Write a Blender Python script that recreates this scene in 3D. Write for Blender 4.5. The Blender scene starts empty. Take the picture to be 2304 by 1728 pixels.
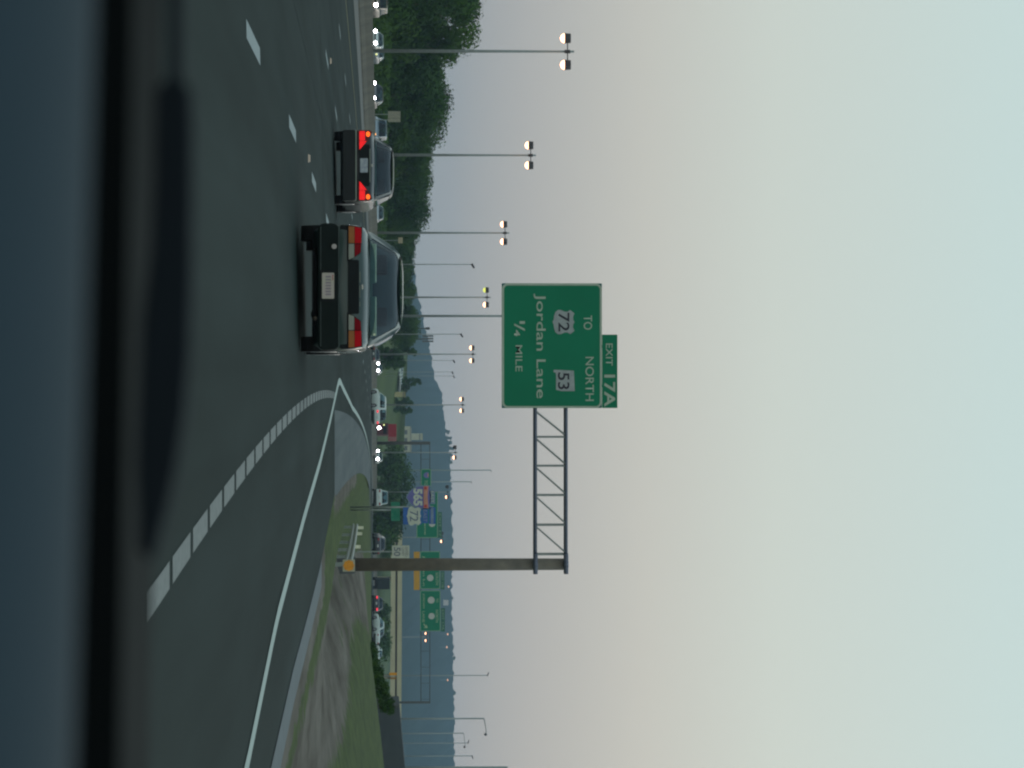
import bpy, bmesh, math, random
from mathutils import Vector, Matrix
R = math.radians
random.seed(7)
scene = bpy.context.scene
COL = scene.collection

# ---------------------------------------------------------------- camera
FPX, CH, UH, YC = 7200.0, 1.18, 872.0, 864.0      # long lens, camera held at driver's chest height, turned on its side
cam_d = bpy.data.cameras.new('camera'); cam = bpy.data.objects.new('camera', cam_d); COL.objects.link(cam)
p = math.atan((1152 - UH) / FPX)
s, c = math.sin(p), math.cos(p)
M3 = Matrix(((0, -1, 0), (-s, 0, -c), (c, 0, -s)))
cam.matrix_world = Matrix.Translation((0, 0, CH)) @ M3.to_4x4()
cam_d.sensor_width = 36; cam_d.lens = 36 * FPX / 2304
cam_d.clip_start = 0.05; cam_d.clip_end = 20000
cam_d.dof.use_dof = True; cam_d.dof.focus_distance = 110; cam_d.dof.aperture_fstop = 14
scene.camera = cam

# ---------------------------------------------------------------- sky, sun, exposure
w = bpy.data.worlds.new('World'); scene.world = w; w.use_nodes = True
nt = w.node_tree; nt.nodes.clear()
def wn(t, **k):
    n = nt.nodes.new(t)
    for a, b in k.items(): setattr(n, a, b)
    return n
SUN_EL, SUN_AZ = R(9), R(20)
out = wn('ShaderNodeOutputWorld'); bg = wn('ShaderNodeBackground'); tc = wn('ShaderNodeTexCoord'); sep = wn('ShaderNodeSeparateXYZ')
nt.links.new(tc.outputs['Generated'], sep.inputs[0])
ramp = wn('ShaderNodeValToRGB'); cr = ramp.color_ramp
SKY = [(0.0, (.27, .32, .35)), (.020, (.335, .35, .365)), (.045, (.43, .43, .42)), (.08, (.545, .545, .50)), (.12, (.59, .645, .595)), (.19, (.56, .69, .67)), (.45, (.50, .64, .68)), (1.0, (.33, .44, .52))]
while len(cr.elements) < len(SKY): cr.elements.new(.5)
for e, (q, k) in zip(cr.elements, SKY): e.position = q; e.color = (*k, 1)
nt.links.new(sep.outputs[2], ramp.inputs[0])
mr = wn('ShaderNodeMapRange'); mr.inputs[1].default_value = -1; mr.inputs[2].default_value = 1; mr.inputs[3].default_value = 1.35; mr.inputs[4].default_value = 1.0
nt.links.new(sep.outputs[1], mr.inputs[0])
mul = wn('ShaderNodeVectorMath', operation='SCALE'); nt.links.new(ramp.outputs[0], mul.inputs[0]); nt.links.new(mr.outputs[0], mul.inputs['Scale'])
sky = wn('ShaderNodeTexSky', sky_type='NISHITA', sun_disc=False, sun_elevation=SUN_EL, sun_rotation=SUN_AZ)
m2 = wn('ShaderNodeVectorMath', operation='SCALE'); m2.inputs['Scale'].default_value = .002; nt.links.new(sky.outputs[0], m2.inputs[0])
ad = wn('ShaderNodeVectorMath', operation='ADD'); nt.links.new(mul.outputs[0], ad.inputs[0]); nt.links.new(m2.outputs[0], ad.inputs[1])
nt.links.new(ad.outputs[0], bg.inputs[0]); bg.inputs[1].default_value = 1.0
nt.links.new(bg.outputs[0], out.inputs[0])
sl = bpy.data.lights.new('sun', 'SUN'); sl.energy = .1; sl.angle = R(14); sl.color = (1, .9, .8)
so = bpy.data.objects.new('sun', sl); COL.objects.link(so)
so.rotation_euler = Vector((-math.sin(SUN_AZ) * math.cos(SUN_EL), -math.cos(SUN_AZ) * math.cos(SUN_EL), -math.sin(SUN_EL))).to_track_quat('-Z', 'Y').to_euler()
vs = scene.view_settings; vs.view_transform = 'Standard'; vs.look = 'None'; vs.exposure = 0; vs.gamma = 1
scene.cycles.filter_width = 2.2
scene.cycles.volume_bounces = 1; scene.cycles.max_bounces = 6; scene.cycles.transparent_max_bounces = 12

# ---------------------------------------------------------------- helpers
def at(U, y, d): return Vector(((y - YC) / FPX * d, d, CH + (U - UH) / FPX * d))
def px(y, d): return (y - YC) / FPX * d
def sm(a, b, x):
    t = max(0.0, min(1.0, (x - a) / (b - a))); return t * t * (3 - 2 * t)
MATS = {}
def mat(name, col, rough=.8, metal=0, emit=None, estr=0, noise=None, coat=0, spec=.5, bump=0):
    """noise = (scale, colour2, contrast lo, hi)"""
    if name in MATS: return MATS[name]
    m = bpy.data.materials.new(name); m.use_nodes = True; t = m.node_tree; b = t.nodes['Principled BSDF']
    b.inputs['Base Color'].default_value = (*col, 1); b.inputs['Roughness'].default_value = rough; b.inputs['Metallic'].default_value = metal
    b.inputs['Specular IOR Level'].default_value = spec
    b.inputs['Coat Weight'].default_value = coat; b.inputs['Coat Roughness'].default_value = .06
    if emit: b.inputs['Emission Color'].default_value = (*emit, 1); b.inputs['Emission Strength'].default_value = estr
    if noise is None and not emit: noise = (6, tuple(x * .8 for x in col), .35, .7)
    if noise:
        tcn = t.nodes.new('ShaderNodeTexCoord'); n = t.nodes.new('ShaderNodeTexNoise'); n.inputs['Scale'].default_value = noise[0]; n.inputs['Detail'].default_value = 5
        t.links.new(tcn.outputs['Object'], n.inputs['Vector'])
        r = t.nodes.new('ShaderNodeValToRGB'); r.color_ramp.elements[0].position = noise[2]; r.color_ramp.elements[1].position = noise[3]
        r.color_ramp.elements[0].color = (*noise[1], 1); r.color_ramp.elements[1].color = (*col, 1)
        t.links.new(n.outputs[0], r.inputs[0]); t.links.new(r.outputs[0], b.inputs['Base Color'])
        if bump:
            bp = t.nodes.new('ShaderNodeBump'); bp.inputs['Strength'].default_value = bump; bp.inputs['Distance'].default_value = .05
            t.links.new(n.outputs[0], bp.inputs['Height']); t.links.new(bp.outputs[0], b.inputs['Normal'])
    MATS[name] = m; return m

class MB:
    def __init__(s): s.v = []; s.f = []
    def add(s, vs, fs):
        o = len(s.v); s.v += [tuple(q) for q in vs]; s.f += [tuple(i + o for i in f) for f in fs]; return s
    def box(s, x0, x1, y0, y1, z0, z1):
        return s.add([(x, y, z) for x in (x0, x1) for y in (y0, y1) for z in (z0, z1)],
                     [(0, 1, 3, 2), (4, 6, 7, 5), (0, 4, 5, 1), (2, 3, 7, 6), (0, 2, 6, 4), (1, 5, 7, 3)])
    def tube(s, a, b, r0, r1=None, n=10, cap=True):
        a, b = Vector(a), Vector(b); r1 = r0 if r1 is None else r1
        dz = (b - a).normalized(); u = dz.orthogonal().normalized(); v = dz.cross(u)
        vs = [a + (u * math.cos(t) + v * math.sin(t)) * r0 for t in [2 * math.pi * i / n for i in range(n)]]
        vs += [b + (u * math.cos(t) + v * math.sin(t)) * r1 for t in [2 * math.pi * i / n for i in range(n)]]
        fs = [(i, (i + 1) % n, n + (i + 1) % n, n + i) for i in range(n)]
        if cap: fs += [tuple(reversed(range(n))), tuple(range(n, 2 * n))]
        return s.add(vs, fs)
    def prism(s, pts, y0, y1):
        """polygon in x,z, extruded along y"""
        n = len(pts)
        vs = [(a, y0, b) for a, b in pts] + [(a, y1, b) for a, b in pts]
        return s.add(vs, [tuple(range(n)), tuple(reversed(range(n, 2 * n)))] + [(i, n + i, n + (i + 1) % n, (i + 1) % n) for i in range(n)])
    def grid(s, P, nu, nv, flip=False):
        vs = [P(i / nu, j / nv) for j in range(nv + 1) for i in range(nu + 1)]
        fs = []
        for j in range(nv):
            for i in range(nu):
                a = j * (nu + 1) + i; q = (a, a + 1, a + nu + 2, a + nu + 1); fs.append(q[::-1] if flip else q)
        return s.add(vs, fs)
    def build(s, name, m, parent=None, smooth=False, loc=None, bevel=0):
        me = bpy.data.meshes.new(name); me.from_pydata(s.v, [], s.f); me.update()
        bm = bmesh.new(); bm.from_mesh(me); bmesh.ops.recalc_face_normals(bm, faces=bm.faces)
        if bevel: bmesh.ops.bevel(bm, geom=[e for e in bm.edges if len(e.link_faces) == 2 and e.calc_face_angle(0) > .6], offset=bevel, segments=2, affect='EDGES', profile=.6)
        bm.to_mesh(me); bm.free()
        if smooth: me.shade_smooth()
        me.materials.append(m)
        o = bpy.data.objects.new(name, me); COL.objects.link(o)
        if parent: o.parent = parent
        if loc: o.location = loc
        return o
def empty(name, loc, rz=0, label=None, cat=None, group=None):
    o = bpy.data.objects.new(name, None); COL.objects.link(o); o.location = loc; o.rotation_euler = (0, 0, rz)
    return tag(o, label, cat, group)
def tag(o, label=None, cat=None, group=None, kind=None):
    if label: o['label'] = label
    if cat: o['category'] = cat
    if group: o['group'] = group
    if kind: o['kind'] = kind
    return o
KIDS = {}
def children(o): return [c for c in COL.objects if c.parent == o]
def copy_tree(o, parent=None):
    c = o.copy(); COL.objects.link(c)
    if parent: c.parent = parent
    for ch in children(o): copy_tree(ch, c)
    return c
def text(name, s_, m, parent, x0, x1, z0, z1, y, off=.0):
    """flat lettering fitted to a box on a sign face that looks toward -y"""
    cu = bpy.data.curves.new('t', 'FONT'); cu.body = s_; cu.offset = off; cu.resolution_u = 4
    to = bpy.data.objects.new('t', cu); COL.objects.link(to)
    bpy.context.view_layer.update()
    me = bpy.data.meshes.new_from_object(to.evaluated_get(bpy.context.evaluated_depsgraph_get()))
    COL.objects.unlink(to); bpy.data.objects.remove(to)
    xs = [q.co.x for q in me.vertices]; ys = [q.co.y for q in me.vertices]
    a, b, c_, d_ = min(xs), max(xs), min(ys), max(ys)
    for q in me.vertices:
        X = x0 + (q.co.x - a) / (b - a) * (x1 - x0); Z = z0 + (q.co.y - c_) / (d_ - c_) * (z1 - z0); q.co = (X, y, Z)
    me.materials.append(m); me.name = name
    o = bpy.data.objects.new(name, me); COL.objects.link(o); o.parent = parent; return o
def rrect(x0, x1, z0, z1, r, n=5):
    pts = []
    for cx, cz, a in ((x1 - r, z1 - r, 0), (x0 + r, z1 - r, 90), (x0 + r, z0 + r, 180), (x1 - r, z0 + r, 270)):
        for i in range(n + 1):
            t = R(a + 90 * i / n); pts.append((cx + r * math.cos(t), cz + r * math.sin(t)))
    return pts
def ring(mb, outer, inner, y):
    n = len(outer)
    return mb.add([(a, y, b) for a, b in outer] + [(a, y, b) for a, b in inner], [(i, (i + 1) % n, n + (i + 1) % n, n + i) for i in range(n)])

# ---------------------------------------------------------------- road geometry
def xr(d):
    if d <= 900: return .2 + .000136 * d * d - .00889 * d
    return xr(900) + .236 * (d - 900)
def basez(d):
    if d < 150: return 0.0
    if d < 462: return -1.2 * ((d - 150) / 312) ** 2
    return -1.2 - .003 * (min(d, 2000) - 462)
def edge_near(d): return .00034 * (70 - d) ** 2 if d < 70 else 0.0
def solid_edge(d):           # right edge line, x position
    pts = [(-20, 5.6), (15, 4.0), (26.7, 3.20), (34, 2.50), (45, 1.88), (55.5, 1.37), (66, .72), (71, .36), (75, .09), (76.5, .0), (78, -.055), (79.5, -.065), (81, -.03), (83, .04), (85, .115), (90, .26), (95, .41), (100, .56), (106, .755), (107, .79)]
    if d >= 107: return xr(d) - .01
    for (a, b), (c_, e) in zip(pts, pts[1:]):
        if a <= d <= c_: return b + (e - b) * (d - a) / (c_ - a)
    return 5
def asph_edge(d):
    pts = [(-30, 5.5), (33, 3.88), (38, 3.62), (54, 3.30), (71, 2.5), (72, 2.4)]
    if d >= 72: return xr(d) + 2.3 + 6 * sm(215, 260, d) + 24 * sm(260, 420, d)
    for (a, b), (c_, e) in zip(pts, pts[1:]):
        if a <= d <= c_: return b + (e - b) * (d - a) / (c_ - a)
    return 5
def roadz(x, d):
    r = x - xr(d); z = basez(d)
    if r < 0: z += max(r, -25) * .02 * (1 - sm(200, 460, d))
    return z
def groundz(x, d):
    r = x - xr(d); e = asph_edge(d); z = roadz(x, d)
    if x > e:
        k = sm(60, 95, d) * (1 - sm(140, 185, d))
        z += -.70 * k * math.exp(-((x - 6.3) / 1.6) ** 2) * sm(0, 1.2, x - e)
        z += -.12 * (1 - k) * math.exp(-((x - 6.3) / 1.6) ** 2) * (1 - sm(185, 240, d))
        bank = min(1.08, max(0, x - 8.4) * .13)
        z += bank * (1 - sm(135, 178, d)) * sm(8.4, 9.6, x)
    if r < -52:
        z += .165 * min(60, max(0, -r - 60)) * sm(480, 900, d) + .02 * min(40, -r - 52) * (1 - sm(480, 900, d))
    return z
DS = [-30, -10, 0, 8, 16, 24, 32, 40, 48, 56, 62, 68, 71, 74, 78, 82, 88, 95, 102, 110, 120, 130, 140, 150, 165, 180, 200, 220, 240, 260, 285, 310, 340, 370, 400, 440, 480, 520, 570, 620, 680, 740, 820, 900, 1000, 1150]
def strip(mb, xl, xr_, d0, d1, dz, nx=4, step=None, zf=roadz):
    ds = [d0] + [d for d in DS if d0 + .01 < d < d1 - .01] + [d1]
    if step:
        n = max(1, int((d1 - d0) / step)); ds = [d0 + (d1 - d0) * i / n for i in range(n + 1)]
    vs = []; fs = []
    for d in ds:
        a, b = xl(d), xr_(d)
        for i in range(nx + 1):
            x = a + (b - a) * i / nx; vs.append((x, d, zf(x, d) + dz))
    for j in range(len(ds) - 1):
        for i in range(nx):
            q = j * (nx + 1) + i; fs.append((q, q + 1, q + nx + 2, q + nx + 1))
    return mb.add(vs, fs)

# asphalt with lengthwise wear
def asphalt(name, c0, c1, sx=1.2):
    m = bpy.data.materials.new(name); m.use_nodes = True; t = m.node_tree; b = t.nodes['Principled BSDF']; b.inputs['Roughness'].default_value = .8; b.inputs['Specular IOR Level'].default_value = .08
    tcn = t.nodes.new('ShaderNodeTexCoord')
    mp = t.nodes.new('ShaderNodeMapping'); mp.inputs['Scale'].default_value = (sx, .018, 1); t.links.new(tcn.outputs['Object'], mp.inputs[0])
    n1 = t.nodes.new('ShaderNodeTexNoise'); n1.inputs['Scale'].default_value = 1; n1.inputs['Detail'].default_value = 3; t.links.new(mp.outputs[0], n1.inputs['Vector'])
    mp2 = t.nodes.new('ShaderNodeMapping'); mp2.inputs['Scale'].default_value = (1, .12, 1); t.links.new(tcn.outputs['Object'], mp2.inputs[0])
    n2 = t.nodes.new('ShaderNodeTexNoise'); n2.inputs['Scale'].default_value = .9; n2.inputs['Detail'].default_value = 6; t.links.new(mp2.outputs[0], n2.inputs['Vector'])
    mx = t.nodes.new('ShaderNodeMath'); mx.operation = 'ADD'; t.links.new(n1.outputs[0], mx.inputs[0]); t.links.new(n2.outputs[0], mx.inputs[1])
    h = t.nodes.new('ShaderNodeMath'); h.operation = 'MULTIPLY'; h.inputs[1].default_value = .5; t.links.new(mx.outputs[0], h.inputs[0])
    r = t.nodes.new('ShaderNodeValToRGB'); r.color_ramp.elements[0].position = .38; r.color_ramp.elements[1].position = .64
    r.color_ramp.elements[0].color = (*c0, 1); r.color_ramp.elements[1].color = (*c1, 1); t.links.new(h.outputs[0], r.inputs[0]); t.links.new(r.outputs[0], b.inputs['Base Color'])
    n3 = t.nodes.new('ShaderNodeTexNoise'); n3.inputs['Scale'].default_value = 60; t.links.new(tcn.outputs['Object'], n3.inputs['Vector'])
    bp = t.nodes.new('ShaderNodeBump'); bp.inputs['Strength'].default_value = .25; bp.inputs['Distance'].default_value = .01; t.links.new(n3.outputs[0], bp.inputs['Height']); t.links.new(bp.outputs[0], b.inputs['Normal'])
    return m
M_asph = asphalt('asphalt', (.008, .017, .014), (.023, .036, .032))
M_conc = asphalt('pale_pavement', (.085, .10, .10), (.12, .135, .13), 3)
M_white = mat('road_paint', (.26, .30, .29), .7, noise=(14, (.17, .20, .195), .3, .5))
M_worn = mat('worn_road_paint', (.185, .195, .175), .7, noise=(14, (.12, .13, .12), .3, .65))
M_faint = mat('old_paint', (.045, .060, .055), .8, spec=.08, noise=(4, (.025, .038, .034), .4, .6))

mb = MB(); strip(mb, lambda d: xr(d) - 25.2, lambda d: xr(d) - 2 if d > 0 else -2, -30, 1150, 0, 12); strip(mb, lambda d: xr(d) - 2 if d > 0 else -2, asph_edge, -30, 1150, 0, 10)
tag(mb.build('road', M_asph, smooth=True), kind='structure')
mb = MB(); strip(mb, lambda d: xr(d) - 52, lambda d: xr(d) - 26.3, -30, 1150, 0, 10)
tag(mb.build('oncoming_road', M_asph, smooth=True), kind='structure')
mb = MB(); strip(mb, lambda d: max(solid_edge(d), xr(d) + .2) + .12, lambda d: asph_edge(d) - .02, 71, 235, .006, 5)
tag(mb.build('shoulder', M_conc, smooth=True), kind='structure')
mb = MB(); strip(mb, lambda d: asph_edge(d) - .03, lambda d: asph_edge(d) + .42, -30, 57, .008, 2)
tag(mb.build('gutter', mat('gutter_concrete', (.12, .14, .145), .85, noise=(3, (.09, .105, .105), .3, .7)), smooth=True), kind='structure')
# left inside shoulder, dry and paler
mb = MB(); strip(mb, lambda d: xr(d) - 25.2, lambda d: xr(d) - 19.5, 60, 1150, .008, 3)
tag(mb.build('median_shoulder', mat('dusty_shoulder', (.13, .125, .105), .9, noise=(1.2, (.095, .095, .085), .3, .7)), smooth=True), kind='structure')
# painted markings
mb = MB()
d = 28.2
while d < 700:                                   # lane lines: 3 m dashes every 12.2 m
    for k, (r0, ph) in enumerate(((-3.6, 0), (-7.35, 3.4), (-10.85, 2.2))):
        a = d + ph
        rc = (lambda r0: lambda q: xr(q) + r0 + .7 * edge_near(q) * (1 if r0 > -5 else .4))(r0)
        wd = .085 if k == 0 else .07
        strip(mb, lambda q: rc(q) - wd, lambda q: rc(q) + wd, a, a + 3.05, .004, 1, 1.0)
    d += 12.35
seams = MB()
for (d0, d1, xa, xb, wd) in ((60, 118, -1.5, -1.0, .03), (34, 70, 2.35, 1.2, .015), (38, 95, -5.3, -5.1, .03), (64, 150, -9.2, -8.2, .04)):
    strip(seams, lambda q: xa + (xb - xa) * (q - d0) / (d1 - d0) + .012 * math.sin(q * 1.7) - wd, lambda q: xa + (xb - xa) * (q - d0) / (d1 - d0) + .012 * math.sin(q * 1.7) + wd, d0, d1, .004, 1, .8)
for d0 in (63, 82, 104, 133): strip(seams, lambda q: xr(q) - 11, lambda q: xr(q) + .1, d0, d0 + .10 + d0 * .001, .004, 8)
tag(seams.build('tar_seams', mat('tar', (.013, .023, .021), .8, spec=.08, noise=(3, (.019, .031, .028), .35, .65))), kind='structure')
a = 13.9
tag(mb.build('lane_markings', M_white), kind='structure')
mb = MB()
while a < 72:                                    # short-dash line between our lane and the merging lane
    dl = lambda q: xr(q) + edge_near(q)
    strip(mb, lambda q: dl(q) - .075, lambda q: dl(q) + .075, a, a + 1.6 - .006 * (a - 14), .004, 1, .8)
    a += 1.84
tag(mb.build('dotted_line_marking', M_worn), kind='structure')
mb = MB(); strip(mb, lambda q: solid_edge(q) - .085, lambda q: solid_edge(q) + .085, 18, 420, .009, 1, 1.5)
tag(mb.build('edge_line_marking', mat('edge_line_paint', (.36, .42, .37), .7, noise=(14, (.29, .345, .305), .3, .48))), kind='structure')
mb = MB(); strip(mb, lambda d: xr(d) - 14.4, lambda d: xr(d) - 14.25, 60, 500, .008, 1)
tag(mb.build('left_edge_line_marking', mat('yellow_line', (.30, .26, .10), .8)), kind='structure')

# raised reflective road studs: two small ones between dashes
for (U, y, lab) in ((694, 357, 'small tan reflective stud on the road between white dashes'), (743, 138, 'tan stud low on the road behind the second white dash from left'),):
    dd = FPX * CH / (UH - U); q = MB(); x = px(y, dd)
    q.add([(x - .06, dd - .06, 0), (x + .06, dd - .06, 0), (x + .06, dd + .06, 0), (x - .06, dd + .06, 0), (x - .045, dd - .02, .03), (x + .045, dd - .02, .03), (x + .045, dd + .03, .03), (x - .045, dd + .03, .03)],
          [(0, 1, 2, 3), (4, 5, 6, 7), (0, 1, 5, 4), (1, 2, 6, 5), (2, 3, 7, 6), (3, 0, 4, 7)])
    tag(q.build('road_stud', mat('stud_plastic', (.5, .36, .25), .4)), lab, 'road stud')

# ---------------------------------------------------------------- ground
def zone_mat(name, zoneattr, cols):
    """grass / dirt mixed by a mesh attribute that says what covers the ground"""
    m = bpy.data.materials.new(name); m.use_nodes = True; t = m.node_tree; b = t.nodes['Principled BSDF']; b.inputs['Roughness'].default_value = .95; b.inputs['Specular IOR Level'].default_value = .15
    tcn = t.nodes.new('ShaderNodeTexCoord')
    def col(a_, b_, sc, st):
        mp = t.nodes.new('ShaderNodeMapping'); mp.inputs['Scale'].default_value = st; t.links.new(tcn.outputs['Object'], mp.inputs[0])
        n = t.nodes.new('ShaderNodeTexNoise'); n.inputs['Scale'].default_value = sc; n.inputs['Detail'].default_value = 7; n.inputs['Roughness'].default_value = .62; t.links.new(mp.outputs[0], n.inputs['Vector'])
        r = t.nodes.new('ShaderNodeValToRGB'); r.color_ramp.elements[0].position = .35; r.color_ramp.elements[1].position = .66
        r.color_ramp.elements[0].color = (*a_, 1); r.color_ramp.elements[1].color = (*b_, 1); t.links.new(n.outputs[0], r.inputs[0]); return r, n
    g, n1 = col(*cols[0], 1.6, (1, .35, 1)); e, n2 = col(*cols[1], .42, (1.5, .3, 1))
    at_ = t.nodes.new('ShaderNodeAttribute'); at_.attribute_name = zoneattr
    n4 = t.nodes.new('ShaderNodeTexNoise'); n4.inputs['Scale'].default_value = 1.3; n4.inputs['Detail'].default_value = 6; t.links.new(tcn.outputs['Object'], n4.inputs['Vector'])
    a1 = t.nodes.new('ShaderNodeMath'); a1.operation = 'MULTIPLY_ADD'; a1.inputs[1].default_value = 1.7; a1.inputs[2].default_value = -.85; t.links.new(n4.outputs[0], a1.inputs[0])
    a2 = t.nodes.new('ShaderNodeMath'); a2.operation = 'ADD'; t.links.new(at_.outputs['Fac'], a2.inputs[0]); t.links.new(a1.outputs[0], a2.inputs[1])
    mr_ = t.nodes.new('ShaderNodeMapRange'); mr_.inputs[1].default_value = .4; mr_.inputs[2].default_value = .6; t.links.new(a2.outputs[0], mr_.inputs[0])
    mx = t.nodes.new('ShaderNodeMix'); mx.data_type = 'RGBA'; t.links.new(mr_.outputs[0], mx.inputs['Factor']); t.links.new(g.outputs[0], mx.inputs['A']); t.links.new(e.outputs[0], mx.inputs['B'])
    t.links.new(mx.outputs['Result'], b.inputs['Base Color'])
    bp = t.nodes.new('ShaderNodeBump'); bp.inputs['Strength'].default_value = .6; bp.inputs['Distance'].default_value = .12; t.links.new(n2.outputs[0], bp.inputs['Height']); t.links.new(bp.outputs[0], b.inputs['Normal'])
    return m
M_verge = zone_mat('verge_cover', 'dirt', (((.036, .055, .015), (.068, .096, .024)), ((.060, .050, .036), (.155, .138, .112))))
def dirt(x, d):
    e = asph_edge(d); k = 0.0
    if d < 60: k = max(k, 1 - sm(.75, 1.15, x - e))            # bare strip along the gutter
    l = 4.9 + .5 * sm(75, 95, d) ; rgt = 8.4 + max(0, d - 90) * .05 + .8 * math.sin(d * .09)
    k = max(k, sm(l - .6, l + .5, x) * (1 - sm(rgt - .9, rgt + .7, x)) * (1 - sm(150, 175, d)) * (.25 + .75 * sm(30, 45, d)))
    if 96 < d < 125: k *= .75
    if 71 <= d < 200: k = max(k, .8 * (1 - sm(.15, .75, x - e)))
    if d > 118: k *= 1 - sm(118, 128, d) * (1 - sm(3.2, 3.6, x - xr(d) - 2.5) * .9)
    return k
vs = []; fs = []; zs = []
dd_ = []; d = -20.0
while d < 262: dd_.append(d); d += .8 if d < 130 else 2.0
NX = 110
rnd = random.Random(3)
for d in dd_:
    e = asph_edge(d) - .01
    for i in range(NX + 1):
        t = i / NX; x = e + 60 * t ** 1.8 * (.5 + .5 * t)
        z = groundz(x, d) + (rnd.uniform(-.018, .018) if i > 3 else 0) + (-.004 if d < 57 and x < asph_edge(d) + .43 else .002)
        vs.append((x, d, z)); zs.append(dirt(x, d))
for j in range(len(dd_) - 1):
    for i in range(NX):
        q = j * (NX + 1) + i; fs.append((q, q + 1, q + NX + 2, q + NX + 1))
verge = MB().add(vs, fs).build('verge', M_verge, smooth=True)
a_ = verge.data.attributes.new('dirt', 'FLOAT', 'POINT')
for i, k in enumerate(zs): a_.data[i].value = k
tag(verge, kind='structure')
# the wide land under and beyond everything
rs = [-3200, -1800, -1000, -600, -350, -220, -160, -125, -110, -95, -85, -75, -66, -60, -56, -52.5, -51, -26.6, -25, -12, -2, 2, 8, 20, 40, 70, 120, 200, 350, 700, 1400, 2600]
ds2 = [-300, -60] + DS[1:-1] + [1000, 1150, 1300, 1500, 1800, 2200, 2700, 3400, 4600]
vs = []; fs = []
for d in ds2:
    for r in rs:
        x = xr(max(d, 0)) + r; z = groundz(x, d) - .06
        if -53 < r < asph_edge(d) - xr(d) + 1.5 and d < 1160: z -= .12
        if r > -2 and d < 262: z -= 1.6 * sm(-2, 2, r) if r < 65 else .3
        vs.append((x, d, z))
n = len(rs)
for j in range(len(ds2) - 1):
    for i in range(n - 1): q = j * n + i; fs.append((q, q + 1, q + n + 1, q + n))
M_land = mat('far_grass', (.065, .095, .025), .95, noise=(.02, (.045, .07, .018), .35, .65), spec=.1)
tag(MB().add(vs, fs).build('ground', M_land, smooth=True), kind='structure')
# ---------------------------------------------------------------- far wooded ridge
def ridgeU(y):
    pts = [(-700, 905), (300, 915), (560, 926), (650, 938), (700, 948), (760, 962), (830, 975), (870, 984), (880, 992), (900, 996), (950, 1000), (985, 1005), (1000, 1010), (1060, 1014), (1150, 1017), (1200, 1020), (1320, 1017), (1340, 1015), (1450, 1020), (1728, 1023), (2600, 1026)]
    for (a, b), (c_, e) in zip(pts, pts[1:]):
        if a <= y <= c_: return b + (e - b) * (y - a) / (c_ - a)
    return 905
RD = 3600
vs = []; fs = []; ys = list(range(-700, 2600, 6)); rnd = random.Random(11); lev = [(2200, 0), (2600, .22), (3000, .5), (3300, .75), (3500, .93), (3600, 1), (3900, .9), (4400, 0)]
for y in ys:
    top = CH + (ridgeU(y) - UH) / FPX * RD + 0
    jag = rnd.uniform(-1.6, 1.3)
    for dl_, k in lev:
        xx = px(y, RD) * (.55 + .45 * dl_ / RD) if dl_ < RD else px(y, RD)
        z = -7 + (top + 7) * k + (jag if dl_ == 3600 else rnd.uniform(-2, 2) if 0 < k < 1 else 0)
        vs.append((xx, dl_, z))
n = len(lev)
for j in range(len(ys) - 1):
    for i in range(n - 1): q = j * n + i; fs.append((q, q + n, q + n + 1, q + 1))
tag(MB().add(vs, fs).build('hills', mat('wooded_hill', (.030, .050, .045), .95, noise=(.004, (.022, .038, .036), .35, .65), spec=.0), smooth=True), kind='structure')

# ---------------------------------------------------------------- trees
M_bark = mat('bark', (.07, .055, .04), .9)
LEAF = [mat('leaf_dark', (.040, .095, .008), .8, noise=(.22, (.012, .036, .005), .38, .62), spec=.2), mat('leaf_mid', (.055, .110, .008), .8, noise=(.22, (.018, .048, .005), .38, .62), spec=.2), mat('leaf_olive', (.07, .10, .016), .8, noise=(.4, (.036, .060, .012), .38, .62), spec=.2)]
def tree_mesh(seed, h, wd, dense=1900, leaf=.42, low=.08, mi=0):
    rn = random.Random(seed); t = MB(); c_ = MB()
    t.tube((0, 0, -.2), (rn.uniform(-.2, .2), rn.uniform(-.2, .2), h * .5), h * .022, h * .012, 8)
    blobs = []
    nb = 15
    for i in range(nb):
        k = low + (1 - low) * (i + .5) / nb; rr = wd * .5 * math.sqrt(max(.08, 1 - (2 * (k - .5 * (1 + low)) / (1 - low + .25)) ** 2))
        a = rn.uniform(0, 6.28); o = rr * rn.uniform(.25, .75); s_ = wd * rn.uniform(.17, .27)
        P = Vector((o * math.cos(a), o * math.sin(a), min(h * k, h - s_ * .8))); blobs.append((P, s_))
        t.tube((0, 0, h * min(.45, k * .6)), P, h * .007, h * .002, 5, cap=False)
    for i in range(dense):
        P, s_ = blobs[rn.randrange(nb)]
        v = Vector((rn.gauss(0, 1), rn.gauss(0, 1), rn.gauss(0, 1))).normalized() * s_ * rn.uniform(.45, 1.0)
        v.z *= .85; q = P + v
        n_ = (v.normalized() + Vector((rn.uniform(-.7, .7), rn.uniform(-.7, .7), rn.uniform(-.2, .9)))).normalized()
        u = n_.orthogonal().normalized(); wv = n_.cross(u); L = leaf * rn.uniform(.5, 1.25)
        c_.add([q - u * L * .5 - wv * L * .5, q + u * L * .5 - wv * L * .35, q + wv * L * .6 + u * L * rn.uniform(-.2, .2)], [(0, 1, 2)])
    return t, c_
def tree(name, loc, h, wd, seed, label, group=None, mi=0, dense=1900, leaf=.42, cat='tree', low=.08):
    e = empty(name, loc, 0, label, cat, group); t, c_ = tree_mesh(seed, h, wd, dense, leaf, low)
    t.build('trunk', M_bark, e); c_.build('crown', LEAF[mi], e); return e
def d_for(y, r):
    a, b, c_ = .000136, -(.00889 + (y - 864) / FPX), .2 + r
    return (-b + math.sqrt(b * b - 4 * a * c_)) / (2 * a)
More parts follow.
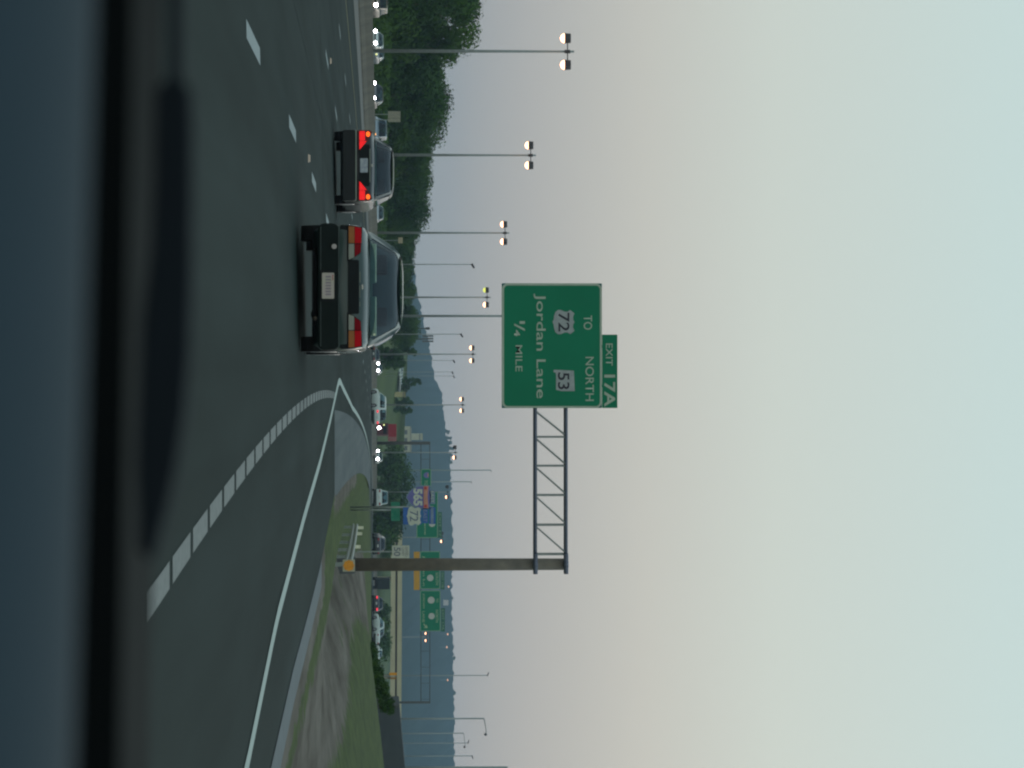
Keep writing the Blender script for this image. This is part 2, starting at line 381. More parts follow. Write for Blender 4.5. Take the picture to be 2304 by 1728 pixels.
TL = [(-45, 1088, 9, 'tall dense tree at the very left edge of the treeline'), (8, 1084, 11, 'tallest dark tree near the left edge, above the beige oncoming car'), (58, 1078, 11, 'tall dark broadleaf tree just left of the nearest lamp pole'),
      (92, 1034, 6.5, 'tree crown stepping down right behind the nearest lamp pole'), (132, 992, 8, 'lower tree just right of the nearest lamp pole'), (172, 1000, 8, 'rounded tree between the nearest lamp pole and the beige sign'),
      (215, 1016, 9.5, 'broad high-crowned tree left above the beige sign'), (262, 1006, 9, 'dark tree directly behind the beige sign'), (305, 985, 8, 'tree just left of the second lamp pole'), (345, 968, 8, 'tree behind the second lamp pole'),
      (385, 972, 8.5, 'tree above the black sedan roof, right of the second lamp pole'), (425, 963, 8, 'dark tree midway between the second and third lamp poles'), (468, 968, 8.5, 'bushy tree above the gap between the two sedans'),
      (505, 944, 7, 'low tree behind the third lamp pole'), (545, 932, 8, 'low tree right of the third lamp pole, above the grey sedan roof'), (585, 930, 8, 'low tree crown behind the slim unlit pole above the grey sedan'), (625, 930, 8, 'low tree left of the fourth lamp pole'),
      (665, 934, 8, 'tree behind the fourth lamp pole'), (705, 938, 8.5, 'tree at the foot of the tall thick mast'), (742, 944, 8, 'dark tree left of the fifth lamp pole, under the louvred billboard')]
for i, (y, U, wd, lab) in enumerate(TL):
    r = -60 - 3 * (i % 3); d = d_for(y, r); x = px(y, d); z = groundz(x, d) - .2
    h = CH + (U - UH) / FPX * d - z + .3
    tree('broadleaf_tree', (x, d, z), h, wd * 1.25, 100 + i, lab, 'trees of the left treeline', [0, 1, 0, 1][i % 4], dense=8500, leaf=.34, low=.04)
# second row fills the gaps
for i in range(14):
    y = -30 + i * 56; r = -78 - 4 * (i % 2); d = d_for(y, r); x = px(y, d); z = groundz(x, d)
    U = [1075, 1070, 1000, 985, 1002, 995, 970, 955, 962, 935, 925, 922, 925, 930][i]
    h = CH + (U - UH) / FPX * d - z
    tree('broadleaf_tree', (x, d, z), h, 13, 140 + i, 'dark broadleaf tree mostly hidden behind the front row of the left treeline', 'trees behind the left treeline', 0, dense=2600, leaf=.7)
# undergrowth along the foot of the trees
mb = MB(); rnd = random.Random(9)
for i in range(9000):
    y = rnd.uniform(-60, 775); r = -55.5 - 4 * rnd.random(); d = d_for(y, r); x = px(y, d) ; z = groundz(x, d) + rnd.random() ** 1.5 * 2.2; L = .35
    q = Vector((x, d, z)); u = Vector((rnd.gauss(0, 1), rnd.gauss(0, 1), rnd.gauss(0, 1))).normalized() * L; v = u.orthogonal().normalized() * L
    mb.add([q - u, q + u, q + v], [(0, 1, 2)])
tag(mb.build('undergrowth', LEAF[1]), kind='stuff')
# bushes and trees further along
BT = [('shrub', 803, 908, 870, 3.4, 620, 'dark narrow bush right of the fifth lamp pole', 0), ('shrub', 790, 938, 868, 2.2, 640, 'dark evergreen bush touching the fifth lamp pole', 0),
      ('shrub', 818, 913, 872, 3.6, 700, 'hazy bush above the pair of headlights', 1), ('conifer_tree', 858, 948, 899, 2.6, 890, 'dark tree behind the row of parked cars', 0), ('shrub', 872, 922, 900, 3, 895, 'low olive bush right of the parked row', 2),
      ('shrub', 904, 930, 896, 2.6, 890, 'dark bush left of the sixth lamp pole on the slope', 0), ('shrub', 922, 928, 896, 2.6, 890, 'dark bush right of the sixth lamp pole on the slope', 0),
      ('broadleaf_tree', 1040, 918, 846, 13, 700, 'dark tree just left of the interstate route shield', 1), ('broadleaf_tree', 1068, 925, 850, 11, 690, 'dark tree under the small far green sign', 0), ('broadleaf_tree', 1088, 940, 850, 13, 680, 'tallest dark tree left of the interstate shield', 0),
      ('broadleaf_tree', 1118, 918, 848, 12, 640, 'dark tree below the interstate shield', 0), ('broadleaf_tree', 1158, 915, 848, 11, 630, 'dark tree behind the small bright green sign', 0), ('broadleaf_tree', 1187, 908, 852, 12, 630, 'dark rounded tree left of the bridge end', 0),
      ('broadleaf_tree', 1218, 892, 850, 8, 640, 'low tree under the left end of the overpass', 0), ('shrub', 1386, 880, 842, 8, 700, 'green bush under the overpass right of the red brake lights', 1), ('shrub', 1404, 872, 842, 6, 700, 'smaller green bush under the overpass beside the silver car', 1), ('shrub', 1450, 882, 845, 8, 720, 'dark bush under the overpass behind the silver car', 0)]
for i, (nm, y, Ut, Ub, wd, d, lab, mi) in enumerate(BT):
    b = at(Ub, y, d); b.z = min(b.z, groundz(b.x, d)) if b.z > groundz(b.x, d) else b.z
    h = CH + (Ut - UH) / FPX * d - b.z
    tree(nm, b, h, wd, 200 + i, lab, None, mi, dense=1500, leaf=.55, cat='bush' if nm == 'shrub' else 'tree', low=.03)
# hedge running up the right bank
for i in range(11):
    t = i / 10; y = 1462 + 128 * t; d = 176 - 12 * t; U0 = 824 + 34 * t; U1 = 846 + 40 * t + 4 * math.sin(i * 2.1)
    b = at(U0, y, d); h = CH + (U1 - UH) / FPX * d - b.z
    tree('hedge_shrub', b, h, 1.0, 260 + i, ['hedge shrub at the lower left end of the hedge, beside the silver car', 'hedge shrub second from the lower end', 'hedge shrub third from the lower end of the hedge', 'hedge shrub below the orange signs, on their left', 'hedge shrub directly below the orange signs', 'hedge shrub under the right edge of the orange signs', 'middle hedge shrub right of the orange signs', 'hedge shrub fourth from the grey wall', 'hedge shrub third from the grey wall', 'hedge shrub second from the grey wall', 'topmost hedge shrub touching the grey wall'][i], 'hedge shrubs climbing the right bank', 1 if i % 2 else 0, dense=900, leaf=.09, cat='bush', low=.02)
# clumps of trees on the far ridge
for i, y in enumerate((972, 985, 996, 1010, 1024, 1040, 1345, 1480, 1560)):
    d = 3590; top = ridgeU(y) + (9, 12, 8, 10, 7, 5, 4, 4, 4)[i]; b = at(ridgeU(y) - 4, y, d)
    tree('ridge_tree', b, CH + (top - UH) / FPX * d - b.z, 5, 300 + i, ['hazy tree on the far ridge, left end of the notch above the dark post', 'tallest hazy tree standing on the far ridge skyline', 'hazy ridge tree right of the tallest one', 'hazy ridge tree below left of the half-lit lamp', 'hazy ridge tree below the half-lit lamp', 'small hazy ridge tree right of the half-lit lamp', 'small ridge tree above the far pale house', 'small ridge tree right of the far green signs', 'small ridge tree near the slim pole at right'][i], 'trees on the far ridge', 0, dense=260, leaf=1.4)

# ---------------------------------------------------------------- median barrier
prof = [(-.30, -.1), (-.30, .08), (-.18, .33), (-.09, .81), (.09, .81), (.18, .33), (.30, .08), (.30, -.1)]
vs = []; fs = []; ds3 = [q for q in DS if 24 < q < 1000]
for d in ds3:
    for a, b in prof:
        x = xr(d) - 25.7 + a; vs.append((x, d, roadz(xr(d) - 25.2, d) + b))
n = len(prof)
for j in range(len(ds3) - 1):
    for i in range(n - 1): q = j * n + i; fs.append((q, q + 1, q + n + 1, q + n))
o = MB().add(vs, fs).build('median_barrier', mat('barrier_concrete', (.15, .14, .105), .9, noise=(.5, (.10, .095, .075), .35, .65)))
tag(o, 'long low tan concrete barrier between the two carriageways', 'barrier')

# ---------------------------------------------------------------- street lamps
M_pole = mat('galvanised_pole', (.27, .29, .27), .55, .1)
M_fix = mat('lamp_housing', (.06, .05, .05), .6)
M_lit = mat('sodium_lens', (1, .8, .5), .4, emit=(1, .50, .30), estr=4.2)
M_dim = mat('dim_lens', (.6, .6, .2), .4, emit=(.8, .85, .15), estr=1.1)
M_off = mat('unlit_lens', (.05, .05, .055), .4)
LP = [(205, 115, 1292, 86, 146, 'nearest, tallest-looking lamp post at the far left, both lamps lit', 'LL'), (257, 349, 1206, 326, 371, 'second lamp post from the left, rising behind the black sedan', 'LL'), (313, 524, 1146, 504, 543, 'third lamp post, beside the left edge of the grey sedan', 'LL'),
      (369, 669, 1104, 653, 686, 'fourth lamp post, its left lamp dim and greenish, left of the big exit sign', 'DL'), (432, 797, 1071, 781, 810, 'fifth lamp post, under the big exit sign, its base right of the grey sedan', 'LL'), (491, 911, 1047, 898, 924, 'sixth lamp post, rising above the white utility vehicle', 'LL'),
      (554, 1018, 1030, 1006, 1029, 'seventh lamp post, left lamp dark and right lamp lit', 'OL'), (630, 1107, 1012, 1101, 1124, 'eighth lamp post, behind the interstate shield, left lamp dark', 'OL'), (691, 1209, 1000, 1200, 1218, 'ninth lamp post, two lit lamps left of the sign pole', 'LL'), (800, 1433, 964, 1425, 1441, 'lamp post with two close lit lamps right of the far green signs', 'LL')]
for (d, y, Ut, y1, y2, lab, st) in LP:
    x = px(y, d); zg = roadz(xr(d) - 25.2, d) + (.8 if d < 740 else 0)
    e = empty('street_lamp', (x, d, zg), 0, lab, 'street lamp', 'twin-headed lamp posts along the median')
    zt = CH + (Ut - UH) / FPX * d - zg
    MB().tube((0, 0, 0), (0, 0, zt), .125, .07, 10).build('pole', M_pole, e, True)
    h = min(1.0, max(.8, (y2 - y1) / 2 / FPX * d)); sc = .34 if d < 500 else .36
    MB().tube((-h, 0, zt - .42), (h, 0, zt - .42), .035, .035, 6).tube((0, 0, zt - .6), (0, 0, zt - .25), .12, .12, 8).build('cross_arm', M_fix, e)
    for sx, kk in ((-1, st[0]), (1, st[1])):
        hd = MB().tube((sx * h, 0, zt - .22), (sx * h, 0, zt - .62), sc * .92, sc, 14).build('lamp_head', M_fix, e, False)
        ln = MB(); n = 14
        rings = [(sc * .93, zt - .621), (sc * .8, zt - .75), (sc * .5, zt - .85), (.02, zt - .90)]
        ln.grid(lambda u, v: (sx * h + rings[round(v * 3)][0] * math.cos(u * 2 * math.pi), rings[round(v * 3)][0] * math.sin(u * 2 * math.pi), rings[round(v * 3)][1]), n, 3)
        ln.build('lens', {'L': M_lit, 'D': M_dim, 'O': M_off}[kk], hd, True)

# slim unlit poles
def slim(U0, U1, y, d, lab, head=None, wd=.09, arm=None, top=None):
    b = at(U0, y, d); g = groundz(b.x, d); b.z = min(b.z, g) if d < 1100 else b.z
    e = empty('light_pole', b, 0, lab, 'pole', 'slim unlit poles on the skyline'); zt = CH + (U1 - UH) / FPX * d - b.z
    MB().tube((0, 0, 0), (0, 0, zt), wd * 1.2, wd, 8).build('pole', M_pole, e, True)
    if arm:      # (dy pixels, dU pixels)
        ax, az = arm[0] / FPX * d, arm[1] / FPX * d
        MB().tube((0, 0, zt), (ax * .45, 0, zt + az * 1.0 + .1), wd * .6, n=6).tube((ax * .45, 0, zt + az + .1), (ax, 0, zt + az + .3), wd * .5, n=6).build('arm', M_pole, e)
        MB().tube((ax - .15, 0, zt + az + .25), (ax + .15, 0, zt + az - .05), .32, .22, 10).build('lamp_head', M_fix, e, True)
    elif head:
        MB().tube((-head * .2, 0, zt - .05), (head, 0, zt + .3), .16, .12, 8).build('lamp_head', M_fix, e, True)
    return e
slim(850, 1062, 595, 430, 'slim unlit pole with a small head above the grey sedan roof', .5, .06)
slim(850, 1037, 752, 520, 'slim unlit pole between the tall mast and the fifth lamp post', .5, .06)
slim(850, 1020, 811, 620, 'faint slim pole just right of the fifth lamp post', .5, .05)
slim(860, 1017, 837, 720, 'very faint slim pole above the headlights, left of its twin', .5, .05)
slim(860, 1020, 846, 760, 'very faint slim pole above the headlights, right of its twin', .5, .05)
slim(850, 1230, 711, 480, 'tall thick mast that rises up behind the big exit sign', None, .16)
slim(900, 1104, 1058, 1500, 'taller of two thin masts standing over the ridge under the cantilever arm', .9, .25)
slim(900, 1060, 1084, 1500, 'shorter of two thin masts standing over the ridge under the cantilever arm', .9, .22)
slim(900, 1097, 1520, 900, 'thin pole with a tilted head right of the cantilever pole', -.9, .13)
slim(880, 1089, 1617, 620, 'thin pole with a long bent arm above the grey wall', arm=(36, 2), wd=.15)
slim(880, 1043, 1650, 800, 'shorter thin pole with a bent arm above the grey wall', arm=(31, 1), wd=.13)
slim(880, 1053, 1672, 950, 'faint thin pole with a tilted head between bent-arm poles', -.9, .11)
slim(880, 1062, 1701, 900, 'thin pole with a wide flat head near the right edge', .8, .12)
slim(860, 1142, 1728, 480, 'thick tall pole at the very right edge of the view', None, .22)

# ---------------------------------------------------------------- main cantilever exit sign
G = mat('sign_green', (.004, .185, .088), .6, spec=.2, noise=(.8, (.003, .165, .077), .3, .7))
SW = mat('sign_white', (.42, .47, .36), .6, spec=.25, noise=(4, (.36, .41, .31), .3, .7))
SK = mat('sign_black', (.012, .010, .02), .6)
STEEL = mat('truss_steel', (.12, .13, .17), .5, .1)
RUST = mat('weathered_pole_steel', (.17, .14, .105), .8, 0, noise=(2, (.10, .085, .065), .3, .7))
SD = 118.0; K = FPX / SD
zg = groundz(px(1270, SD), SD)
e = empty('cantilever_sign', (px(1270, SD), SD, zg), 0, 'tall brown pole with a lattice arm holding the big green exit sign over the road', 'sign gantry')
X = lambda y: (y - 1270) / K
Z = lambda U: CH + (U - UH) / K - zg
MB().tube((0, 0, .3), (0, 0, Z(1278)), .245, .215, 20).build('pole', RUST, e, True)
MB().tube((0, 0, -.2), (0, 0, Z(797)), .34, .34, 20).tube((0, 0, Z(797)), (0, 0, Z(800)), .29, .29, 20).build('footing', mat('footing_concrete', (.10, .105, .10), .9), e)
ch = MB()
for U in (1204, 1273):
    for dy in (-.3, .3):
        ch.tube((X(650), dy, Z(U)), (X(1290), dy, Z(U)), .062, n=10)
    ch.tube((-.12, -.34, Z(U)), (.1, -.34, Z(U)), .09, n=8)
    ch.tube((X(1245), -.34, Z(U)), (X(1291), -.34, Z(U)), .085, n=10)
ch.build('chord', STEEL, e, True)
br = MB()
yv = [983, 1048, 1114, 1181, 1247]
for dy in (-.3, .3):
    prev = 922
    for q in yv:
        br.tube((X(q), dy, Z(1204)), (X(q), dy, Z(1273)), .035, n=6); br.tube((X(prev + 4), dy, Z(1206)), (X(q - 5), dy, Z(1271)), .033, n=6); prev = q
for q in yv:
    for U in (1204, 1273): br.tube((X(q), -.3, Z(U)), (X(q), .3, Z(U)), .03, n=6)
br.build('lattice', mat('lattice_steel', (.30, .31, .29), .6, .0), e)
f = -.42
pn = MB().prism(rrect(X(638), X(918), Z(1128), Z(1353), .02), f, f + .06).build('sign_panel', G, e)
pn['label'] = 'large green panel reading TO NORTH 72 53 Jordan Lane 1/4 MILE'
b = MB(); o_ = rrect(X(638.5), X(917.5), Z(1128.5), Z(1352.5), .20, 8); i_ = rrect(X(643), X(913.5), Z(1133), Z(1348.5), .15, 8); ring(b, o_, i_, f - .006); b.build('border', SW, pn)
b = MB()
for cx, cz, a in ((X(639), Z(1129), 0), (X(917), Z(1129), 90), (X(917), Z(1352), 180), (X(639), Z(1352), 270)):
    t = R(a); m_ = lambda p_, q_: (cx + p_ * math.cos(t) - q_ * math.sin(t), f - .004, cz + p_ * math.sin(t) + q_ * math.cos(t))
    b.add([m_(0, 0), m_(.12, 0), m_(0, .12)], [(0, 1, 2)])
b.build('corner', mat('corner_backing', (.02, .09, .11), .6), pn)
T = lambda nm, s_, y0, y1, U0, U1, m=SW, off=.004, ff=f - .010, par=pn: text(nm, s_, m, par, X(y0), X(y1), Z(U0), Z(U1), ff, off)
T('lettering', 'TO', 710, 742, 1312, 1331); T('lettering', 'NORTH', 803, 902, 1316, 1335)
T('lettering', 'Jordan Lane', 661, 896, 1199.5, 1226.5, off=.005)
T('lettering', '1', 723, 729, 1168, 1180); T('lettering', '/', 728, 745, 1156, 1180); T('lettering', '4', 742, 757, 1156, 1169, off=.02)
T('lettering', 'MILE', 777, 836, 1159, 1174)
# route shields
def us_shield(cx, cz, w_, h_):
    P = [(-.5, .30), (-.42, .42), (-.36, .50), (-.22, .43), (-.10, .44), (0, .50)]
    L = [(-.40, .18), (-.42, .02), (-.50, -.12), (-.50, -.26), (-.42, -.38), (-.26, -.44), (-.10, -.46), (0, -.52)]
    half = P[::-1] + [(-.47, .24)] + L
    half = [(0, .50), (-.10, .44), (-.22, .43), (-.36, .50), (-.42, .42), (-.5, .30), (-.43, .18), (-.43, .04), (-.50, -.12), (-.50, -.26), (-.42, -.38), (-.26, -.44), (-.10, -.46), (0, -.52)]
    pts = half + [(-a, b) for a, b in half[-2:0:-1]]
    return [(cx + a * w_, cz + b * h_) for a, b in pts]
SG = mat('shield_white', (.36, .38, .36), .55)
sh = MB().prism(us_shield(X(725), Z(1267), .89, .80), f - .012, f - .002).build('route_shield', SG, pn)
T('lettering', '72', 704, 746, 1255, 1280, SK, .01, f - .018, pn)
al = [(832, 1250), (832, 1245), (837, 1244), (839, 1249), (843, 1250), (877, 1250), (880, 1262), (880, 1292), (834, 1290)]
MB().prism([(X(a), Z(b)) for a, b in al], f - .012, f - .002).build('route_shield', SG, pn)
T('lettering', '53', 838, 876, 1254, 1280, SK, .01, f - .018, pn)
tb = MB().prism(rrect(X(753), X(918), Z(1353.6), Z(1388), .02), f, f + .05).build('exit_tab', G, e)
T('lettering', 'EXIT', 773, 823, 1362, 1377, par=tb); T('lettering', '17A', 843, 915, 1358, 1383, off=.02, par=tb)
b = MB()
for y in (690, 780, 868): b.box(X(y) - .05, X(y) + .05, -.36, -.30, Z(1135), Z(1385 if y > 750 else 1345))
b.build('mounting_bar', STEEL, e)

# ---------------------------------------------------------------- guardrail with delineators, orange marker
rail = empty('guardrail', (px(1257, 105), 105, groundz(px(1257, 105), 105)), 0, 'short galvanised guardrail beside the foot of the cantilever pole', 'guardrail')
ox, oy, oz = rail.location
M_rail = mat('guardrail_zinc', (.26, .29, .26), .45, .3)
A, B = Vector((px(1262, 104), 104, .05)), Vector((px(1180, 136), 136, -.06))
def rp(t, off, dz): q = A.lerp(B, t); return (q.x - ox + off + .12 * math.sin(t * 3), q.y - oy, q.z - oz + dz)
wv = [(.00, .0), (-.06, -.03), (-.06, -.08), (.02, -.125), (.02, -.145), (-.06, -.19), (-.06, -.24), (0, -.27)]
MB().grid(lambda u, v: rp(u, wv[round(v * 7)][0], wv[round(v * 7)][1]), 14, 7).build('rail', M_rail, rail)
for i in range(6):
    q = rp(i / 5, .08, 0); MB().box(q[0] - .04, q[0] + .06, q[1] - .07, q[1] + .07, q[2] - .95, q[2] - .02).build('post', M_rail, rail)
for i, (U, y) in enumerate(((814, 1185), (811, 1198), (807, 1227))):
    t = (1262 - y) / 82; q = rp(t, .02, 0); zz = CH + (U - UH) / FPX * (A.lerp(B, t).y) - oz
    MB().box(q[0] - .06, q[0] + .06, q[1] - .02, q[1] + .02, q[2] - .06, zz + .07).build('reflector', mat('pale_reflector', (.75, .72, .52), .35), rail)
e = empty('object_marker', (px(1272, 98), 98, groundz(px(1272, 98), 98) - .05), 0, 'orange and white diamond hazard marker on a short post in front of the cantilever pole', 'road sign')
zc = CH + (785 - UH) / FPX * 98 - e.location.z
MB().box(-.03, .03, .03, .06, 0, zc).build('post', M_rail, e)
MB().prism(rrect(-.185, .185, zc - .185, zc + .185, .02), 0, .012).build('backing', mat('marker_border', (.42, .40, .27), .6), e)
q = []
for i in range(24):
    t = 2 * math.pi * i / 24; rr = .175 if i % 3 == 0 else .155; q.append((rr * math.cos(t), zc + rr * math.sin(t)))
MB().prism(q, -.012, -.002).build('panel', mat('marker_orange', (.75, .30, .01), .6, noise=(9, (.60, .21, .01), .35, .65)), e)

# ---------------------------------------------------------------- route marker assembly
D2 = 120.0; K2 = FPX / D2; x0 = px(1141, D2); g2 = groundz(x0, D2)
e = empty('route_marker', (x0, D2, g2), 0, 'post carrying the interstate 565 shield beside a US 72 shield with EAST plates', 'road sign')
X2 = lambda y: (y - 1141) / K2
Z2 = lambda U: CH + (U - UH) / K2 - g2
BL = mat('sign_blue', (.035, .13, .40), .6); PU = mat('shield_violet_blue', (.16, .15, .38), .6); RD_ = mat('sign_red', (.62, .26, .17), .6); PL = mat('plate_pale_blue', (.20, .27, .37), .6); WT = mat('plate_white', (.58, .60, .48), .6)
MB().tube((0, .06, 0), (0, .06, Z2(975)), .035, n=8).build('post', M_rail, e, True)
MB().box(X2(1100), X2(1178), .02, .05, Z2(934), Z2(937)).box(X2(1100), X2(1178), .02, .05, Z2(955), Z2(958)).build('cross_bar', M_rail, e)
cx, cz = X2(1118.5), Z2(939)
ish = [(-.5, .50), (-.30, .46), (0, .52), (.30, .46), (.5, .50), (.52, .20), (.48, -.05), (.36, -.28), (.18, -.42), (0, -.52), (-.18, -.42), (-.36, -.28), (-.48, -.05), (-.52, .20)]
MB().prism([(cx + a * .86, cz + .05 + b * .92) for a, b in ish], -.01, .01).build('shield_edge', PL, e)
hs = MB().prism([(cx + a * .78, cz + .05 + b * .84) for a, b in ish], -.02, -.011).build('interstate_shield', PU, e)
text('lettering', '565', WT, hs, X2(1099), X2(1138), Z2(930), Z2(951), -.026, .045)
rb = MB().prism([(X2(1094), Z2(953)), (X2(1143), Z2(953)), (X2(1143.5), Z2(964)), (X2(1118), Z2(962)), (X2(1093.5), Z2(964))], -.03, -.021).build('shield_crown', RD_, e)
text('lettering', 'INTERSTATE', mat('band_white', (.62, .40, .30), .6), rb, X2(1104), X2(1134), Z2(955.5), Z2(960.5), -.036, .0)
for y in (1098, 1138.5): MB().tube((X2(y), -.036, Z2(957.5)), (X2(y), -.0305, Z2(957.5)), .055, n=12).build('red_spot', mat('spot_red', (.55, .05, .07), .6), rb)
pe = MB().prism(rrect(X2(1102), X2(1134), Z2(966), Z2(979), .02), -.01, .01).build('direction_plate', PL, e); text('lettering', 'EAST', WT, pe, X2(1105), X2(1131), Z2(969), Z2(976), -.016)
bp_ = MB().prism(rrect(X2(1141.5), X2(1180), Z2(907), Z2(949), .02), .0, .012).build('shield_backing', BL, e)
us = MB().prism(us_shield(X2(1161), Z2(931.5), .70, .53), -.012, -.002).build('us_shield', WT, e)
text('lettering', '72', mat('shield_figures', (.16, .19, .24), .6), us, X2(1149), X2(1173), Z2(922), Z2(941), -.018, .01)
pe = MB().prism(rrect(X2(1143), X2(1177), Z2(950), Z2(963), .02), -.01, .01).build('direction_plate', BL, e); text('lettering', 'EAST', mat('pale_letters', (.30, .33, .38), .6), pe, X2(1147), X2(1174), Z2(952.5), Z2(960.5), -.016)
pe = MB().prism(rrect(X2(1141.5), X2(1179), Z2(965), Z2(980), .02), -.01, .01).build('banner_plate', BL, e)
MB().box(X2(1143), X2(1178), -.018, -.011, Z2(969), Z2(975.5)).build('banner_band', PL, pe)
e = empty('small_green_sign', (x0 + .28, D2 + 1.2, groundz(x0, D2)), 0, 'small bright green rectangular sign below the US 72 shield', 'road sign')
MB().tube((-.13, .04, 0), (-.13, .04, Z2(898)), .03, n=8).build('post', M_rail, e, True)
MB().prism(rrect(X2(1132) - .28, X2(1175) - .28, Z2(880), Z2(900), .02), 0, .015).build('panel', mat('bright_sign_green', (.015, .22, .13), .6, noise=(5, (.05, .26, .16), .4, .6)), e)  # lighter teal blotches paint a reflection into the panel colour

# speed limit sign
D3 = 150.0; K3 = FPX / D3; x3 = px(1241, D3); g3 = groundz(x3, D3)
e = empty('speed_limit_sign', (x3, D3, g3), 0, 'white rectangular speed limit sign just left of the cantilever pole', 'road sign')
X3 = lambda y: (y - 1241) / K3
Z3 = lambda U: CH + (U - UH) / K3 - g3
MB().box(-.03, .03, .03, .07, 0, Z3(915)).build('post', M_rail, e)
pp = MB().prism(rrect(X3(1227), X3(1256), Z3(882), Z3(921), .03), 0, .015).build('panel', mat('speed_sign_white', (.50, .50, .39), .6), e)
gl = mat('grey_letters', (.15, .16, .19), .6)
text('lettering', '50', gl, pp, X3(1231), X3(1251), Z3(886), Z3(901), -.006, .02); text('lettering', 'LIMIT', gl, pp, X3(1232), X3(1251), Z3(904), Z3(909), -.006); text('lettering', 'SPEED', gl, pp, X3(1231), X3(1252), Z3(912), Z3(917.5), -.006)

# ---------------------------------------------------------------- far gantry
D4 = 600.0; K4 = FPX / D4; y4 = 997; x4 = px(y4, D4); g4 = groundz(x4, D4) - .3
X4 = lambda y: (y - y4) / K4
Z4 = lambda U: CH + (U - UH) / K4 - g4
e = empty('sign_gantry', (x4, D4, g4), 0, 'distant thin gantry spanning the highway with green exit signs on it', 'sign gantry')
DK = mat('gantry_steel', (.06, .055, .045), .7)
MB().tube((0, 0, 0), (0, 0, Z4(968)), .30, n=10).build('post', DK, e, True)
MB().tube((X4(1580), 0, 0), (X4(1580), 0, Z4(968)), .22, n=10).build('post', DK, e, True)
tr = MB()
for U in (947, 967): tr.tube((0, 0, Z4(U)), (X4(1582), 0, Z4(U)), .07, n=6)
for i in range(17): tr.tube((X4(997 + i * 36), 0, Z4(947)), (X4(997 + i * 36), 0, Z4(967)), .03, n=5)
tr.build('truss', DK, e)
GW = mat('far_sign_letter', (.38, .46, .26), .6); FW = mat('far_sign_edge', (.26, .38, .24), .6); SHW = mat('far_shield', (.55, .54, .46), .6)
def gsign(y0, y1, U0, U1, lab):
    s_ = MB().prism(rrect(X4(y0), X4(y1), Z4(U0), Z4(U1), .05), -.30, -.2).build('sign_panel', G, e); s_['label'] = lab
    bb = MB(); ring(bb, rrect(X4(y0), X4(y1), Z4(U0), Z4(U1), .35), rrect(X4(y0) + .13, X4(y1) - .13, Z4(U0) + .13, Z4(U1) - .13, .25), -.306); bb.build('border', FW, s_); return s_
T4 = lambda s_, par, y0, y1, U0, U1: text('lettering', s_, GW, par, X4(y0), X4(y1), Z4(U0), Z4(U1), -.312, .01)
def sh4(par, y, U, r_, m=SHW, pts=None):
    MB().prism([(X4(y) + r_ * math.cos(R(30 * i)), Z4(U) + r_ * math.sin(R(30 * i))) for i in range(12)], -.33, -.315).build('route_shield', m, par)
s1 = gsign(1055, 1098, 947, 970, 'small far green sign with an interstate shield'); MB().prism([(X4(1069) + a * 1.1, Z4(958.5) + b * 1.0) for a, b in ish], -.33, -.315).build('route_shield', PU, s1)
MB().box(X4(1065), X4(1073), -.34, -.331, Z4(961.5), Z4(964)).build('shield_crown', RD_, s1); T4('TO', s1, 1080, 1092, 955, 962)
s2 = gsign(1106, 1210, 937, 985, 'far green exit sign half hidden behind the route shields'); T4('Jordan Lane', s2, 1112, 1203, 953, 959); sh4(s2, 1178, 972, .62)
s3 = gsign(1240, 1325, 945, 990, 'far green exit sign crossed by the cantilever pole'); sh4(s3, 1300, 968, .62); T4('SOUTH', s3, 1288, 1316, 980, 986); T4('Jordan Ln', s3, 1250, 1318, 950, 956)
s4 = gsign(1328, 1420, 945, 991, 'far green exit sign right of the cantilever pole, with two shields and an arrow')
sh4(s4, 1350, 970, .66); sh4(s4, 1386, 971, .60); T4('TO', s4, 1346, 1355, 981, 986); T4('NORTH', s4, 1372, 1400, 980, 986); T4('JORDAN', s4, 1335, 1368, 950, 955.5); T4('LANE', s4, 1375, 1400, 950, 955.5)
MB().prism([(X4(1404), Z4(952)), (X4(1410), Z4(957)), (X4(1412), Z4(953)), (X4(1413), Z4(962)), (X4(1405), Z4(960)), (X4(1408), Z4(958)), (X4(1402), Z4(954))], -.33, -.315).build('arrow', GW, s4)
for (y0, y1, U, t_, lab) in ((1152, 1210, 985, 'EXIT 17', 0), (1285, 1326, 991, 'EXIT 17B', 0), (1368, 1421, 992, 'EXIT 17A', 0)):
    tt = MB().prism(rrect(X4(y0), X4(y1), Z4(U), Z4(U + 9), .03), -.28, -.2).build('exit_tab', mat('tab_green', (.02, .13, .07), .6), e)
    text('lettering', t_, FW, tt, X4(y0) + .3, X4(y1) - .3, Z4(U + 2), Z4(U + 7), -.288)
oo = MB().prism(rrect(X4(1241), X4(1327), Z4(931), Z4(944), .03), -.36, -.3).build('orange_panel', mat('sign_orange', (.62, .30, .01), .6), e)

# orange signs on the right, white back-facing sign at left, others
e = empty('orange_signs', at(846, 1521, 170), 0, 'pair of small orange road-work plates above the hedge', 'road sign')
zb = e.location.z; k_ = FPX / 170
M_or = mat('roadwork_orange', (.75, .30, .02), .6)
MB().box(-.02, .02, .02, .05, 0, (893 - 846) / k_).build('post', M_rail, e)
MB().prism(rrect(-8 / k_, -2 / k_, (876 - 846) / k_, (893 - 846) / k_, .01), 0, .015).build('plate', M_or, e)
MB().prism(rrect(2 / k_, 7 / k_, (878 - 846) / k_, (892 - 846) / k_, .01), .03, .045).build('plate', mat('faded_orange', (.33, .17, .05), .6), e)
d = 262; g_ = groundz(px(263, d), d)
e = empty('beige_sign', (px(263, d), d, g_), 0, 'beige rectangular sign seen from behind in front of the left treeline', 'road sign')
zt = CH + (901 - UH) / FPX * d - g_; z0_ = CH + (873 - UH) / FPX * d - g_; hw = 12.5 / FPX * d
